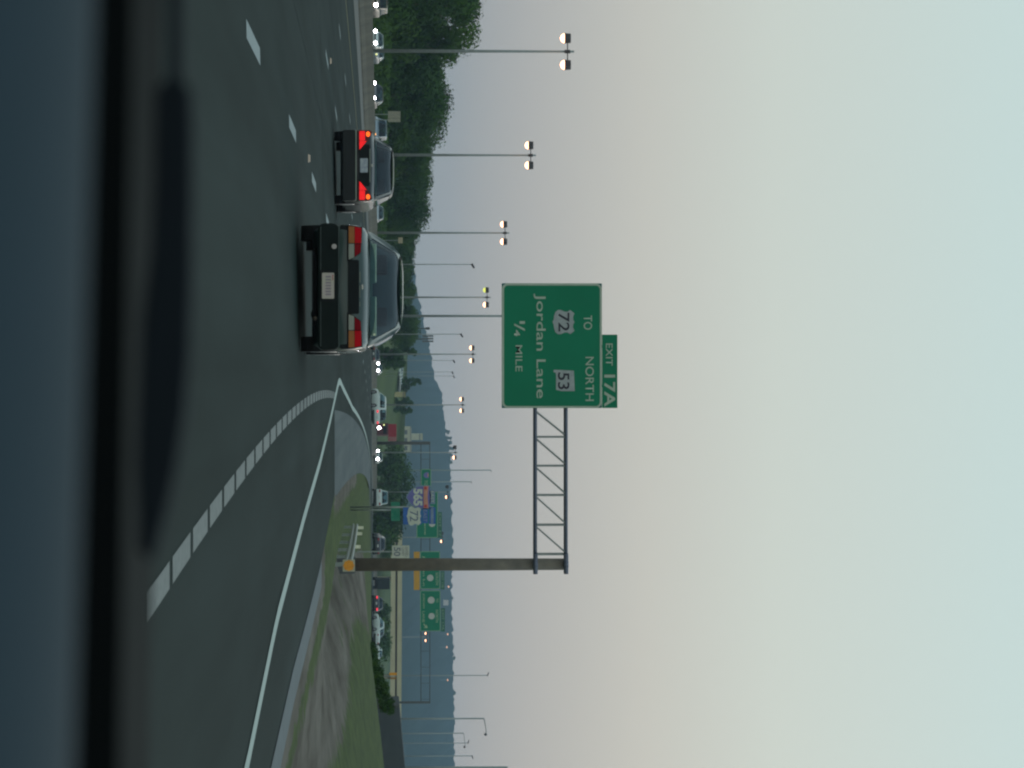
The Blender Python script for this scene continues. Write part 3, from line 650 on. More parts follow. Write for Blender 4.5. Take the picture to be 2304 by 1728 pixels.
M_bg = mat('beige_panel', (.30, .28, .20), .7)
for i in range(3): MB().box(-hw + i * hw * .667, -hw + (i + 1) * hw * .667 - .02, 0, .03, z0_, zt).build('panel', M_bg, e)
MB().box(-hw * .5, -hw * .5 + .06, .032, .10, 0, zt).box(hw * .5, hw * .5 + .06, .032, .10, 0, zt).build('post', M_rail, e)
d = 380; g_ = groundz(px(541, d), d)
e = empty('beige_sign', (px(541, d), d, g_), 0, 'small beige sign beside the third lamp post above the grey sedan', 'road sign')
MB().box(-.35, .35, 0, .03, CH + (896 - UH) / FPX * d - g_, CH + (906 - UH) / FPX * d - g_).build('panel', mat('tan_panel', (.40, .33, .20), .7), e)
MB().box(-.03, .03, .032, .08, 0, CH + (900 - UH) / FPX * d - g_).build('post', M_rail, e)
d = 800; b = at(880, 763, d); b.z = groundz(b.x, d)
e = empty('billboard', b, 0, 'grey louvred billboard structure on the ridge line above the trees', 'billboard')
ZB = lambda U: CH + (U - UH) / FPX * d - b.z
MB().box(-.15, .15, -.15, .15, 0, ZB(962)).build('post', DK, e)
for i in range(3): MB().box((i * 6 - 9) / 9.0, (i * 6 - 5) / 9.0, -.3, .1, ZB(950), ZB(975)).build('panel', mat('billboard_grey', (.13, .13, .13), .8), e)
e = empty('billboard', at(880, 739, 800), 0, 'thin edge-on billboard left of the louvred one', 'billboard'); e.location.z = b.z
MB().box(-.12, .12, -.3, .3, 0, ZB(965)).box(-.3, .3, -.5, .5, ZB(957), ZB(967)).build('frame', DK, e)

# ---------------------------------------------------------------- overpass
D5 = 760.0; K5 = FPX / D5
xg = px(1190, D5); e = empty('overpass', (xg, D5, groundz(xg, D5)), 0, 'long tan concrete overpass crossing beyond the green signs', 'bridge')
gz5 = e.location.z
X5 = lambda y: (y - 1190) / K5
Z5 = lambda U: CH + (U - UH) / K5 - gz5
TAN = mat('overpass_concrete', (.50, .44, .27), .9, noise=(.3, (.42, .37, .23), .3, .7))
MB().add([(X5(1193), 0, Z5(895)), (X5(1900), 0, Z5(891)), (X5(1900), 0, Z5(901.5)), (X5(1193), 0, Z5(905)), (X5(1193), 1, Z5(895)), (X5(1900), 1, Z5(891)), (X5(1900), 1, Z5(901.5)), (X5(1193), 1, Z5(905))], [(0, 1, 2, 3), (4, 5, 6, 7), (3, 2, 6, 7), (0, 1, 5, 4), (0, 3, 7, 4)]).build('parapet', TAN, e)
MB().add([(X5(1216), .0, Z5(880)), (X5(1900), .0, Z5(876)), (X5(1900), .0, Z5(887)), (X5(1216), .0, Z5(890)), (X5(1216), 1, Z5(880)), (X5(1900), 1, Z5(876)), (X5(1900), 1, Z5(887)), (X5(1216), 1, Z5(890))], [(0, 1, 2, 3), (4, 5, 6, 7), (3, 2, 6, 7), (0, 1, 5, 4), (0, 3, 7, 4)]).build('girder', TAN, e)
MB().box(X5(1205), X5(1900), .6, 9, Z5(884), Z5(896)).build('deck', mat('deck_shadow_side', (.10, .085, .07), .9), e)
for y in (1222, 1299, 1395, 1520): MB().box(X5(y), X5(y + 9), 2, 4, -1, Z5(884)).build('pier', TAN, e)
# grey wall on the right
e = empty('abutment_wall', (px(1586, 420), 420, groundz(px(1586, 420), 420) - 1), 0, 'dark grey sloped abutment wall right of the overpass above the grass bank', 'wall')
gw = e.location.z
PW = lambda U, y: ((y - 1586) / FPX * 420, CH + (U - UH) / FPX * 420 - gw)
MB().prism([PW(800, 1586), PW(898, 1586), PW(903, 1640), PW(911, 1728), PW(918, 2000), PW(800, 2000)], 0, 12).build('wall', mat('slate_wall', (.052, .055, .052), .9, noise=(.6, (.038, .042, .04), .3, .7)), e)
MB().box(PW(898, 1586)[0], PW(898, 1586)[0] + .3, -.1, -.003, 0, PW(897, 0)[1]).build('end_post', DK, e)

# ---------------------------------------------------------------- far buildings
def house(nm, U0, U1, y0, y1, d, m, lab, roof=None, bands=True):
    b = at(U0, (y0 + y1) / 2, d); e = empty(nm, (b.x, b.y, b.z - 3), 0, lab, 'building'); hw = (y1 - y0) / 2 / FPX * d; hh = (U1 - U0) / FPX * d
    MB().box(-hw, hw, 0, 10, 0, 3 + hh * .86).build('wall', m, e)
    MB().prism([(-hw - .3, 3 + hh * .86), (hw + .3, 3 + hh * .86), (hw * .9, 3 + hh), (-hw * .9, 3 + hh)], -.3, 10.3).build('roof', roof or m, e)
    if bands:
        for i in range(3):
            x = -hw * .75 + i * hw * .62
            MB().box(x, x + hw * .35, -.08, -.003, 3 + hh * .35, 3 + hh * .62).build('window', mat('far_window', (.10, .11, .11), .3), e)
    return e
CRM = mat('cream_wall', (.52, .49, .36), .85); 
house('warehouse', 901, 926, 960, 1018, 1300, CRM, 'pale cream flat-roofed building just left of the dark gantry post', mat('cream_roof', (.34, .32, .26), .8))
house('house', 938, 951, 976, 990, 1500, CRM, 'small cream house on the hillside above the pale warehouse', None)
house('house', 1004, 1009, 1351, 1362, 3350, mat('far_white_wall', (.6, .5, .42), .8), 'tiny white house high on the far ridge above the green signs', None, False)
house('house', 903, 912, 882, 893, 880, mat('ochre_wall', (.40, .34, .16), .8), 'small ochre shed right of the row of parked cars', None)
house('house', 908, 917, 920, 930, 1100, mat('salmon_wall', (.42, .22, .16), .8), 'small salmon house right of the sixth lamp pole', None)
# parked row on the slope
# tiny street lights glowing on the far ridge
for i, (U, y) in enumerate(((1010, 1320), (1008, 1427), (1006, 1456), (1008, 1530))):
    b = at(U, y, 3300); e = empty('far_light', (b.x, b.y, b.z - 8), 0, ['faint orange light on the ridge above the two middle green signs', 'faint orange light on the ridge right of the last green sign', 'second faint light on the ridge right of the green signs', 'faint light on the ridge above the orange signs'][i], 'street lamp', 'faint lights on the far ridge')
    MB().tube((0, 0, 0), (0, 0, 8), .12, n=5).build('pole', M_pole, e); MB().tube((0, -.4, 8), (0, -.4, 7.2), .9, .9, 8).build('lens', mat('far_lens', (1, .6, .3), .5, emit=(1, .45, .25), estr=1.6), e)
# ---------------------------------------------------------------- vehicles
M_tyre = mat('tyre_rubber', (.012, .012, .013), .85)
M_rim = mat('wheel_rim', (.30, .31, .32), .35, .8)
M_under = mat('underbody', (.010, .011, .011), .9)
M_blk = mat('black_trim', (.007, .009, .009), .6, spec=.2)
M_bump = mat('dark_bumper', (.022, .030, .028), .5, coat=.2)
M_head = mat('headlight_lit', (1, 1, 1), .3, emit=(1, .95, 1), estr=30)
M_amb = mat('turn_lamp_lit', (1, .5, .1), .3, emit=(1, .38, .06), estr=3)
M_yel = mat('parking_lamp_lit', (1, 1, .4), .3, emit=(.85, .85, .32), estr=1.1)
M_lampoff = mat('lamp_glass', (.30, .30, .28), .25)
def glass_mat(name, tint, k):
    m = bpy.data.materials.new(name); m.use_nodes = True; t = m.node_tree; t.nodes.clear()
    o = t.nodes.new('ShaderNodeOutputMaterial'); a = t.nodes.new('ShaderNodeBsdfTransparent'); g = t.nodes.new('ShaderNodeBsdfGlossy'); mx = t.nodes.new('ShaderNodeMixShader'); fr = t.nodes.new('ShaderNodeFresnel')
    a.inputs[0].default_value = (*tint, 1); g.inputs['Roughness'].default_value = .04; g.inputs[0].default_value = (.9, .95, 1, 1); fr.inputs[0].default_value = 1.4
    ad_ = t.nodes.new('ShaderNodeMath'); ad_.operation = 'MULTIPLY_ADD'; ad_.inputs[1].default_value = 1; ad_.inputs[2].default_value = k; t.links.new(fr.outputs[0], ad_.inputs[0])
    t.links.new(ad_.outputs[0], mx.inputs[0]); t.links.new(a.outputs[0], mx.inputs[1]); t.links.new(g.outputs[0], mx.inputs[2]); t.links.new(mx.outputs[0], o.inputs[0]); return m
M_glass = glass_mat('car_glass', (.42, .60, .64), .0)
def paint(name, c0, sp=.4, ct=.35): return mat(name, c0, .42, .1, coat=ct, spec=sp, noise=(2, tuple(q * .92 for q in c0), .3, .7))
M_seat = mat('seat_fabric', (.03, .032, .034), .9)
M_shelf = mat('parcel_shelf', (.22, .28, .23), .85)
M_inner = mat('cabin_lining', (.05, .055, .06), .9)

def car(name, loc, rz, label, pm, W=1.72, L=4.5, zt=.90, zr=1.38, wb=.80, wr=.56, kind='sedan', group=None, front='lit', rear='off', detail=False, hs=.13):
    e = empty(name, loc, rz, label, 'car', group)
    h = W / 2
    st = [(-.02, .90, zt - .14, .34), (0.0, .955, zt - .10, .27), (.06, .985, zt - .065, .24), (.22, 1, zt - .02, .20), (.5, 1, zt, .18), (1.2, 1, zt + .01, .17), (2.2, 1, zt, .17), (L - 1.35, 1, zt - .01, .17), (L - .6, .99, zt - .10, .18), (L - .18, .96, zt - .20, .2), (L - .04, .90, zt - .27, .24), (L, .84, zt - .34, .30)]
    if kind == 'suv': st[0:4] = [(-.02, .93, zt - .05, .36), (0, .97, zt - .02, .30), (.05, .99, zt, .26), (.22, 1, zt, .22)]
    sec = lambda k, t, b: [(0, b), (h * k * .90, b), (h * k * .985, b + .10), (h * k, (b + t) * .5), (h * k * .985, t - .14), (h * k * .95, t - .05), (h * k * .87, t - .01), (h * k * .4, t + .012), (0, t + .018)]
    vs = []; fs = []
    for (y, k, t, b) in st:
        sc_ = sec(k, t, b); full = sc_ + [(-a, b_) for a, b_ in sc_[-2:0:-1]]; n = len(full); vs += [(a, y, b_) for a, b_ in full]
    for j in range(len(st) - 1):
        for i in range(n): fs.append((j * n + i, j * n + (i + 1) % n, (j + 1) * n + (i + 1) % n, (j + 1) * n + i))
    fs += [tuple(range(n)), tuple(range((len(st) - 1) * n, len(st) * n))]
    body = MB().add(vs, fs).build('body', pm, e, True)
    body.data.set_sharp_from_angle(angle=R(38))
    if kind == 'suv': rb, rr, fr, fb = .06, .30, 3.0, 3.75
    elif kind == 'pickup': rb, rr, fr, fb = 1.9, 2.15, 3.3, 4.0
    else: rb, rr, fr, fb = .62, 1.25, 2.65, 3.35
    wv_ = lambda v: wb + (wr - wb) * v ** 2.1
    lerp = lambda a, b, t: a + (b - a) * t
    Pr = lambda u, v: (u * wv_(v), lerp(rb, rr, v) + .08 * u * u + .20 * abs(u) ** 8 + .12 * v ** 14, lerp(zt - .015, zr - .02, v) + (.03 if v > .99 else 0) * (1 - u * u))
    Pf = lambda u, v: (u * wv_(v), lerp(fb, fr, v) - .10 * u * u, lerp(zt - .03, zr - .02, v) + (.03 if v > .99 else 0) * (1 - u * u))
    Ps = lambda sx: (lambda u, v: (sx * wv_(v), lerp(lerp(rb, rr, v) + .28 + .12 * v ** 14, lerp(fb, fr, v) - .10, u), lerp(zt - .02, zr - .02, v)))
    fm = MB(); gl_ = []
    def frame(P, outr, inr, off):
        oo_ = outr; ii = inr; n_ = len(oo_)
        fm.add([P(a, b) for a, b in oo_] + [P(a, b) for a, b in ii], [(i, (i + 1) % n_, n_ + (i + 1) % n_, n_ + i) for i in range(n_)])
        m_ = MB(); cu = sum(a for a, b in ii) / n_; cv = sum(b for a, b in ii) / n_
        vs_ = []; R_ = 5
        for k in range(1, R_ + 1): vs_ += [P(cu + (a - cu) * k / R_ * 1.01, cv + (b - cv) * k / R_ * 1.01) for a, b in ii]
        vs_.append(P(cu, cv)); c0 = len(vs_) - 1; fs_ = [(c0, i, (i + 1) % n_) for i in range(n_)]
        for k in range(R_ - 1): fs_ += [(k * n_ + i, (k + 1) * n_ + i, (k + 1) * n_ + (i + 1) % n_, k * n_ + (i + 1) % n_) for i in range(n_)]
        m_.add([(a - off[0], b - off[1], c_ - off[2]) for a, b, c_ in vs_], fs_); gl_.append(m_)
    N_ = 6
    frame(Pr, rrect(-1, 1, 0, 1, .001, N_), rrect(-.88, .88, .07, .94, .10, N_), (0, -.012, 0)); gl_[-1].build('rear_window', M_glass, e, True)
    frame(Pf, rrect(-1, 1, 0, 1, .001, N_), rrect(-.90, .90, .06, .90, .10, N_), (0, .012, 0)); gl_[-1].build('windscreen', M_glass, e, True)
    for sx in (-1, 1):
        frame(Ps(sx), rrect(0, 1, 0, 1, .001, N_), rrect(.05, .95, .08, .86, .05, N_), (sx * .012, 0, 0)); gl_[-1].build('side_window', M_glass, e, True)
        MB().add([Ps(sx)(a, b) for a, b in ((.47, .05), (.51, .05), (.51, .9), (.47, .9))] + [(q[0] - sx * .03, q[1], q[2]) for q in [Ps(sx)(a, b) for a, b in ((.47, .05), (.51, .05), (.51, .9), (.47, .9))]], [(0, 1, 2, 3), (4, 7, 6, 5), (0, 4, 5, 1), (2, 6, 7, 3), (1, 5, 6, 2), (0, 3, 7, 4)]).build('door_pillar', M_blk, e)
    fm.grid(lambda u, v: ((2 * u - 1) * wr, lerp(rr + .08 * (2 * u - 1) ** 2 + .20 * (2 * u - 1) ** 8 + .12, fr - .10 * (2 * u - 1) ** 2, v), zr - .02 + .045 * (1 - (2 * u - 1) ** 4) * (1 if 0 < v < 1 else .68)), 12, 8)
    fm.build('roof', pm, e, True)
    # cabin
    MB().box(-wb * .9, wb * .9, rb + .1, fb - .1, .3, zt - .25).build('cabin_floor', M_inner, e)
    sb = MB()
    for y in ([1.35, 2.25] if kind != 'pickup' else [2.5]):
        for x in (-.36, .36):
            sb.add([(x - .24, y, .5), (x + .24, y, .5), (x + .22, y - .18, zr - .38), (x - .22, y - .18, zr - .38), (x - .24, y + .15, .5), (x + .24, y + .15, .5), (x + .22, y - .04, zr - .38), (x - .22, y - .04, zr - .38)], [(0, 1, 2, 3), (4, 7, 6, 5), (0, 4, 5, 1), (2, 6, 7, 3), (1, 5, 6, 2), (0, 3, 7, 4)])
            sb.box(x - .12, x + .12, y - .19, y - .08, zr - .36, zr - .20)
    sb.build('seat', M_seat, e, bevel=.03)
    if kind == 'sedan':
        MB().box(-wb * .82, wb * .82, rb + .18, rb + .72, zt - .02, zt + .05).build('parcel_shelf', M_shelf, e, bevel=.01)
    # wheels
    r = .31 if kind == 'sedan' else .36
    for y in (.82, L - .88):
        MB().box(-h * .80, h * .80, y - r, y + r, .16, .45).build('wheel_well', M_under, e)
        for sx in (-1, 1):
            wl = MB().tube((sx * (h - .20), y, r), (sx * (h + .004), y, r), r, r, 20).build('wheel', M_tyre, e)
            MB().tube((sx * (h + .004), y, r), (sx * (h + .012), y, r), r * .62, r * .55, 14).build('rim', M_rim, wl)
    MB().box(-h * .6, h * .6, .12, L - .3, .17, .24).build('underbody', M_under, e)
    # front
    if front:
        for sx in (-1, 1):
            x = sx * h * .70; z = zt - .30
            MB().add([(x - hs * 1.3, L - .12, z - hs * .6), (x + hs * 1.3, L - .12, z - hs * .6), (x + hs * 1.3, L - .12, z + hs * .7), (x - hs * 1.3, L - .12, z + hs * .7),
                      (x - hs * 1.2, L + .02, z - hs * .6), (x + hs * 1.2, L - .02, z - hs * .6), (x + hs * 1.2, L - .05, z + hs * .7), (x - hs * 1.2, L - .01, z + hs * .7)], [(0, 1, 2, 3), (4, 7, 6, 5), (0, 4, 5, 1), (2, 6, 7, 3), (1, 5, 6, 2), (0, 3, 7, 4)]).build('headlight_housing', M_lampoff, e)
            if front == 'lit' or (front == 'one' and sx < 0) or front in ('amber', 'yellow'):
                m_ = {'amber': M_amb, 'yellow': M_yel}.get(front, M_head); q = hs * (1 if m_ is M_head else .7)
                if front == 'amber' and sx > 0: continue
                MB().tube((x, L - .05, z), (x, L + .045, z), q, q * .8, 14).build('headlight', m_, e, True)
        MB().box(-h * .42, h * .42, L - .05, L + .012, zt - .40, zt - .26).build('grille', M_blk, e)
        MB().box(-h * .88, h * .88, L - .10, L + .03, .28, .46).build('bumper', pm if kind == 'sedan' else M_bump, e, bevel=.03)
    if rear:
        lm = mat('tail_lamp_lit', (.8, .05, .06), .3, emit=(1, .03, .06), estr=1.1) if rear == 'lit' else mat('tail_lamp_red', (.28, .008, .010), .3)
        for sx in (-1, 1):
            a, b = sorted((sx * h * .93, sx * h * .60)); zz = zt - .30
            MB().box(a, b, -.035, .05, zz, zz + .16).build('tail_lamp', lm, e, bevel=.02)
        MB().box(-.16, .16, -.05, -.02, zt - .36, zt - .21).build('number_plate', mat('plate_blank', (.5, .5, .46), .6), e)
        MB().box(-h * .95, h * .95, -.09, .08, .28, .48).build('rear_bumper', M_bump, e, bevel=.03)
    return e

# --- grey-green sedan ahead in our lane, seen from behind
DA = 42.8; KA = FPX / DA
PA = paint('grey_green_paint', (.024, .046, .039), .3, .6)
A_ = car('sedan', (px(646, DA), DA, 0), -.004, 'grey-green older sedan directly ahead, biggest car in view, with red and amber tail lamps unlit', PA, W=1.70, zt=.92, zr=1.375, wb=.79, wr=.50, front=None, rear=None)
XA = lambda y: (y - 646) / KA
ZA = lambda U: (U - 674) / KA
M_red = mat('tail_red_bright', (.60, .004, .012), .4, spec=.1); M_red2 = mat('tail_red_deep', (.26, .003, .010), .4, spec=.1)
M_ambo = mat('tail_amber', (.36, .11, .012), .3, coat=.5); M_rev = mat('reverse_lens', (.30, .30, .24), .3)
MB().prism(rrect(-.83, .83, .545, .655, .03), -.018, .06).build('lower_panel', M_blk, A_)
MB().prism(rrect(-.845, .845, .25, .54, .09), -.13, .12).build('rear_bumper', mat('bumper_green', (.006, .011, .009), .6, spec=.15), A_, bevel=.025)
MB().box(-.80, .80, -.136, -.127, .528, .536).box(-.80, .80, -.14, -.134, .288, .294).build('bumper_trim', mat('bumper_strip', (.10, .13, .12), .3, .4), A_)
MB().prism(rrect(-.36, .36, .655, .80, .02), -.045, .02).build('trim_panel', M_blk, A_)
MB().prism(rrect(XA(609), XA(680), ZA(722), ZA(757), .01), -.142, -.139).build('plate_recess', M_blk, A_)
pl = MB().prism(rrect(XA(615), XA(673), ZA(726), ZA(753), .012), -.152, -.143).build('number_plate', mat('plate_pink', (.46, .37, .33), .6, noise=(9, (.44, .40, .30), .35, .65)), A_)
mk = MB()
for i in range(7): mk.box(XA(622 + i * 6.6), XA(626 + i * 6.6), -.154, -.1525, ZA(734), ZA(746))
mk.build('plate_characters', mat('plate_ink', (.30, .24, .26), .7), pl)
MB().box(XA(619), XA(632), -.154, -.1525, ZA(748.5), ZA(751)).build('plate_stripe', mat('plate_red', (.45, .16, .16), .7), pl)
for sx in (-1, 1):
    mx_ = lambda a: sx * a
    def pz(pts, y0, y1, nm, m, par): return MB().prism([(mx_(a), b) for a, b in pts], y0, y1).build(nm, m, par)
    hsg = pz([(.83, .64), (.34, .64), (.34, .66), (.45, .82), (.80, .845)], -.03, .10, 'tail_lamp', M_blk, A_)
    pz([(.81, .662), (.585, .662), (.585, .738), (.805, .738)], -.046, -.03, 'turn_lens', M_ambo, hsg)
    pz([(.575, .662), (.365, .662), (.395, .735), (.575, .735)], -.046, -.03, 'reverse_lens', M_rev, hsg)
    pz([(.805, .743), (.585, .743), (.585, .83), (.785, .83)], -.052, -.03, 'brake_lens', M_red, hsg)
    pz([(.575, .743), (.405, .743), (.465, .822), (.575, .826)], -.046, -.03, 'tail_lens', M_red2, hsg)
MB().tube((XA(556), -.16, ZA(753)), (XA(556), -.13, ZA(753)), .034, n=12).build('bumper_sticker', mat('pale_dot', (.45, .38, .34), .6), A_)
MB().prism([(-.03, .835), (.03, .835), (.035, .852), (0, .86), (-.035, .852)], -.045, -.03).build('badge', mat('chrome', (.55, .55, .5), .25, .9), A_)
MB().box(-.20, -.06, -.052, -.045, .808, .815).box(-.02, .14, -.052, -.045, .808, .814).box(.20, .26, -.052, -.045, .809, .815).build('trunk_script', mat('dull_chrome', (.25, .24, .17), .4, .6), A_)
MB().tube((.42, -.10, .215), (.42, .5, .225), .03, n=10).build('exhaust', mat('exhaust_steel', (.10, .08, .06), .5, .7), A_, True)
MB().tube((.36, .2, .25), (.36, .7, .25), .10, .10, 12).box(-.7, .7, .76, .86, .24, .31).build('axle', M_under, A_)
MB().box(-.62, -.08, .80, .86, .90, 1.03).box(.10, .64, .80, .86, .90, 1.03).build('reflection_strip', mat('reflection_pale_green', (.20, .30, .24), .8), A_, bevel=.02)  # pale strips added behind the glass to imitate the rear window's reflection band
MB().tube((.62, .78, 1.0), (.62, .795, 1.0), .016, n=10).build('shelf_ornament', mat('lit_ornament', (.9, .9, .6), .3), A_)
# --- black sedan in the next lane, brake lamps on
DB = 76.6; KB = FPX / DB
PB = paint('black_paint', (.006, .008, .008), .3, .5)
B_ = car('sedan', (px(373, DB), DB, roadz(px(373, DB), DB)), -.014, 'black sedan braking in the lane to the left, triangular tail lamps glowing red', PB, W=1.74, zt=.97, zr=1.42, wb=.77, wr=.55, front=None, rear=None)
MB().prism(rrect(-.85, .85, .20, .56, .07), -.12, .12).build('rear_bumper', PB, B_, bevel=.03)
MB().box(-.84, .84, -.13, -.118, .527, .552).build('bumper_trim', mat('bright_strip', (.26, .30, .25), .3, .6), B_)
MB().prism(rrect(-.50, .50, .60, .86, .03), -.04, .0).build('trunk_panel', M_blk, B_)
MB().box(-.40, .40, -.055, -.035, .862, .882).build('trunk_strip', mat('bright_strip', (.26, .30, .25), .3, .6), B_)
MB().prism(rrect(-.17, .17, .635, .82, .02), -.055, -.041).build('number_plate', mat('plate_white_b', (.40, .42, .42), .6, noise=(14, (.28, .30, .34), .4, .6)), B_)
M_tl = mat('brake_lamp_lit', (.9, .02, .02), .3, emit=(1, .0, .006), estr=.62); M_tlo = mat('brake_core_lit', (1, .2, .02), .3, emit=(1, .11, .008), estr=1.5)
for sx in (-1, 1):
    hsg = MB().prism([(sx * a, b) for a, b in [(.845, .60), (.35, .60), (.36, .64), (.62, .84), (.80, .93), (.845, .86)]], -.03, .10).build('tail_lamp', mat('lamp_red_dark', (.10, .002, .004), .3), B_)
    MB().prism([(sx * a, b) for a, b in [(.82, .62), (.60, .62), (.60, .75), (.82, .75)]], -.045, -.03).build('tail_lens', M_tl, hsg)
    MB().prism([(sx * a, b) for a, b in [(.585, .62), (.38, .62), (.42, .66), (.585, .79)]], -.045, -.03).build('tail_lens', M_tl, hsg)
    MB().prism([(sx * (.75 + .062 * math.cos(R(i * 36))), .825 + .050 * math.sin(R(i * 36))) for i in range(10)], -.05, -.03).build('brake_lens', M_tlo, hsg)
MB().prism([(-.03, .90), (.03, .90), (.03, .94), (-.03, .94)], -.03, -.01).build('badge', mat('chrome', (.55, .55, .5), .25, .9), B_)

# --- all the traffic further off
def put(name, y, d, rz, label, pm, toward=True, z=None, **k):
    x = px(y, d); zz = min(roadz(x, d), 0) if z is None else z
    kw = dict(k); L = kw.get('L', 4.5)
    slope = math.atan(2 * .000136 * d - .00889)
    return car(name, (x, d + (L if toward else 0), zz), (math.pi if toward else 0) - slope + rz, label, pm, front=kw.pop('front', 'lit') if toward else None, rear=None if toward else kw.pop('rear', 'off'), **kw)
PW_ = paint('white_paint', (.50, .56, .52)); PS = paint('silver_paint', (.24, .28, .29)); PBL = paint('pale_blue_paint', (.20, .26, .30)); PT = paint('tan_paint', (.19, .16, .12)); PG = paint('dark_green_paint', (.02, .032, .026)); PR = paint('red_paint', (.30, .012, .02)); PD = paint('navy_paint', (.02, .024, .034))
GRP = 'oncoming traffic beyond the barrier'
zL = lambda y, d: CH + (y - UH) / FPX * d
put('sport_utility_vehicle', 2, 262, 0, 'beige oncoming utility vehicle cut off by the left edge of the view', PT, z=-.55, kind='suv', zt=1.08, zr=1.72, wr=.66, W=1.85, hs=.17, group=GRP)
put('sedan', 92, 318, 0, 'white oncoming sedan just left of the nearest lamp post, both headlights on', PW_, z=-.62, hs=.17, group=GRP)
put('sedan', 118, 345, 0, 'white car with a yellowish lamp right behind the nearest lamp post', PS, z=-.62, front='yellow', hs=.17, group=GRP)
put('sedan', 212, 268, 0, 'dark oncoming sedan with two bright bluish headlights left of the beige sign', PD, z=-.60, hs=.19, W=1.8, group=GRP)
put('sport_utility_vehicle', 290, 262, .02, 'pale blue oncoming utility vehicle with one amber lamp, partly behind the black sedan', PBL, z=-.55, kind='suv', zt=1.0, zr=1.66, wr=.66, W=1.85, front='amber', group=GRP)
put('sedan', 479, 335, .05, 'silver oncoming car peeking out right of the black sedan', PS, z=-.62, front='yellow', group=GRP)
put('sedan', 505, 430, 0, 'small grey-green car in the gap between the black sedan and the grey sedan', PS, z=-1.9, front='yellow', group=GRP)
put('hatchback', 796, 395, 0, 'small dark green car at the foot of the fifth lamp post', PG, toward=False, z=-1.16, W=1.62, L=3.9)
put('sedan', 834, 600, 0, 'distant oncoming car with two bright round headlights close together', PS, z=-1.2, hs=.26, W=1.9, group=GRP)
put('sport_utility_vehicle', 938, 330, .62, 'white utility vehicle with red tail lamp, seen from its side beyond the merge point', PW_, toward=False, z=-.64, kind='suv', zt=1.02, zr=1.66, wr=.66, W=1.78, L=4.4, rear='lit')
put('sedan', 1032, 560, 0, 'white oncoming car with two bright headlights above the grey gore pavement', PW_, z=-1.2, hs=.26, W=2.0, wb=.9, wr=.62, zt=.95, zr=1.5, group=GRP)
put('sport_utility_vehicle', 1119, 350, .05, 'white utility vehicle seen from behind under the interstate shield', PW_, toward=False, z=-.50, kind='suv', zt=1.05, zr=1.72, wr=.66, W=1.85)
put('sedan', 1228, 338, .16, 'black car just left of the cantilever pole', PD, toward=False, z=-.45, W=1.85, L=4.2, rear='off')
put('sedan', 1357, 372, 0, 'dark car with two red lamps glowing under the overpass', PD, toward=False, z=-.72, W=1.82, rear='lit')
put('hatchback', 1437, 400, .75, 'silver-white car turning away right under the overpass, beside the hedge foot', PW_, toward=False, z=-.76, W=1.8, L=3.9, zr=1.5, zt=.98, wr=.62)
put('sedan', 1474, 560, .3, 'small white car half hidden behind the lower end of the hedge', PW_, toward=False, z=-1.15, W=1.75)
# red lorry
d = 640; x = px(966, d); zz = roadz(x, d) - .1
e = empty('lorry', (x, d, zz), -.15, 'red oncoming lorry with one visible headlight behind the white utility vehicle', 'truck', GRP)
kk = FPX / d; ZT = lambda U: CH + (U - UH) / kk - zz
MB().box(-1.25, 1.1, 0, 2.2, .9, ZT(874)).build('cab', mat('dark_red_cab', (.10, .012, .014), .5), e, bevel=.08)
MB().box(-.9, .9, -.02, -.003, ZT(862), ZT(870)).build('windscreen', M_blk, e)
MB().box(-1.4, 1.2, 2.3, 9, ZT(873), ZT(892)).build('load_box', PR, e, bevel=.04)
MB().box(-1.2, 1.1, .1, 9, .5, .9).build('chassis', M_under, e)
for y in (.9, 6.5, 7.8):
    for sx in (-1.2, .9): MB().tube((sx, y, .5), (sx + .3, y, .5), .5, n=14).build('wheel', M_tyre, e)
MB().tube((-.3, -.06, ZT(853)), (-.3, 0, ZT(853)), .30, .30, 14).build('headlight', M_head, e)
MB().tube((-.9, -.05, ZT(864)), (-.9, 0, ZT(864)), .16, .16, 10).build('marker_lamp', M_yel, e)
# dark box truck under the overpass
d = 600; x = px(1314, d); zz = roadz(x, d) - .1; kk = FPX / d
e = empty('box_truck', (x, d, zz), 0, 'dark box-shaped truck seen from behind under the overpass right of the cantilever pole', 'truck')
MB().box(-.98, .98, 0, 5, ZT(849) if False else CH + (849 - UH) / kk - zz, CH + (877 - UH) / kk - zz).build('box', mat('dark_canvas', (.012, .018, .016), .8), e, bevel=.05)
MB().box(-.9, .9, .1, 6.5, .5, CH + (848.6 - UH) / kk - zz).build('chassis', M_under, e)
MB().box(-.9, .9, 5.1, 6.9, .9, 2.2).build('cab', PD, e, bevel=.08)
for y in (1.2, 6): 
    for sx in (-.95, .7): MB().tube((sx, y, .45), (sx + .25, y, .45), .45, n=14).build('wheel', M_tyre, e)
# parked row on the slope
proto = None
for i in range(6):
    y = 848 + i * 6.6; d = 880 + i * 3; b = at(899, y, d)
    if proto is None:
        proto = car('parked_car', (0, 0, 0), 0, None, PW_, front='off', rear='off')
    o = proto if i == 0 else copy_tree(proto)
    o.location = (b.x, d, groundz(b.x, d)); o.rotation_euler = (0, 0, 1.2); tag(o, 'pale parked car in the distant row on the grass slope', 'car', 'parked cars in a row on the slope')

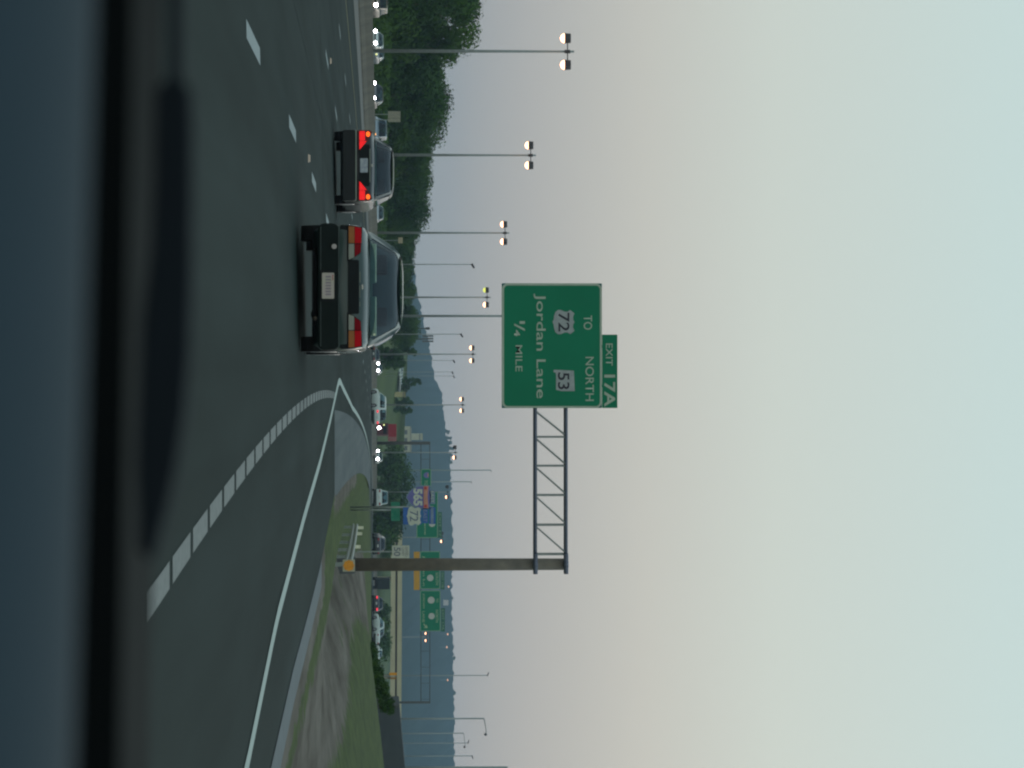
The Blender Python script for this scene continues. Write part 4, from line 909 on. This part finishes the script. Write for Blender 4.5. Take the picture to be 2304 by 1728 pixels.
# ---------------------------------------------------------------- our own car: dash top, cowl, wiper
e = empty('own_car', (0, 0, .6), 0, 'dark car in front, only its blue-grey dash top and blurred black wiper showing', 'car')
def own(mbv, name, m, smooth=True, **k): 
    mbv.v = [(a, b, c_ - .6) for a, b, c_ in mbv.v]; return mbv.build(name, m, e, smooth, **k)
M_dash = mat('dash_vinyl', (.010, .027, .038), .65, noise=(40, (.009, .025, .035), .3, .7), spec=.12)
def dash(u, v):
    x = (u - .5) * 1.3; t = v * 1.25
    # far edge rolls over at y ~ .76
    z0 = CH - .0700 - .037 * x
    if t <= 1: y = .30 + .44 * t; z = z0 - .26 * (1 - t) ** 2
    else:
        a = (t - 1) / .25 * 1.6; y = .74 + .035 * math.sin(a); z = z0 - .035 * (1 - math.cos(a))
    return (x, y, z + .003 * math.sin(x * 3))
own(MB().grid(dash, 50, 44), 'dashboard', M_dash)
own(MB().box(-.65, .65, .775, .80, CH - .30, CH - .092), 'dash_edge', M_blk, False)
M_frit = mat('black_frit', (.003, .004, .004), .9, spec=.05); M_cowl = mat('cowl_plastic', (.014, .015, .013), .85, noise=(3, (.003, .004, .003), .40, .60), spec=.1)
own(MB().grid(lambda u, v: ((u - .5) * 1.4, .86 + .10 * v, CH - .25 + .172 * v - .018 * (u - .5) * 1.4), 20, 4), 'windscreen_border', M_frit)
own(MB().grid(lambda u, v: ((u - .5) * 1.5, 1.02 + .42 * v, CH - .135 + .031 * v - .02 * (u - .5) * 1.4), 40, 12), 'cowl', M_cowl)
own(MB().grid(lambda u, v: ((u - .5) * 1.6, 1.46 + 1.0 * v, CH - .112 - .03 - .12 * v * v - .03 * abs(2 * u - 1) ** 3), 24, 12), 'bonnet', paint('own_paint', (.02, .03, .04)))
WD = 1.06
wa = [(381, -400), (381, 185), (355, 205), (352, 400), (345, 560), (325, 720), (318, 900), (312, 1050), (318, 1200), (336, 1262), (352, 1248), (380, 1150), (402, 1050), (420, 930), (432, 780), (436, 600), (437, 300), (434, 205), (412, 185), (412, -400)]
mbw = MB().prism([(px(y, WD), CH + (U - UH) / FPX * WD) for U, y in wa], WD - .008, WD + .008)
own(mbw, 'wiper_arm', mat('wiper_black', (.010, .014, .018), .8, spec=.1), False, bevel=.0015)
own(MB().tube((px(300, WD + .02), WD + .02, CH + (372 - UH) / FPX * WD), (px(1240, WD + .02), WD + .02, CH + (326 - UH) / FPX * WD), .0035, n=8), 'wiper_blade', M_blk)

# ---------------------------------------------------------------- haze
hz = MB().box(-4800, 4800, -280, 4500, -13, 92).build('haze', mat('tmp_haze', (1, 1, 1)))
m = bpy.data.materials.new('haze_air'); m.use_nodes = True; t = m.node_tree; t.nodes.clear(); o = t.nodes.new('ShaderNodeOutputMaterial'); v = t.nodes.new('ShaderNodeVolumePrincipled')
v.inputs['Color'].default_value = (.58, .79, 1.0, 1); v.inputs['Density'].default_value = .00011; v.inputs['Anisotropy'].default_value = .3
t.links.new(v.outputs[0], o.inputs['Volume']); hz.data.materials.clear(); hz.data.materials.append(m); tag(hz, kind='stuff')
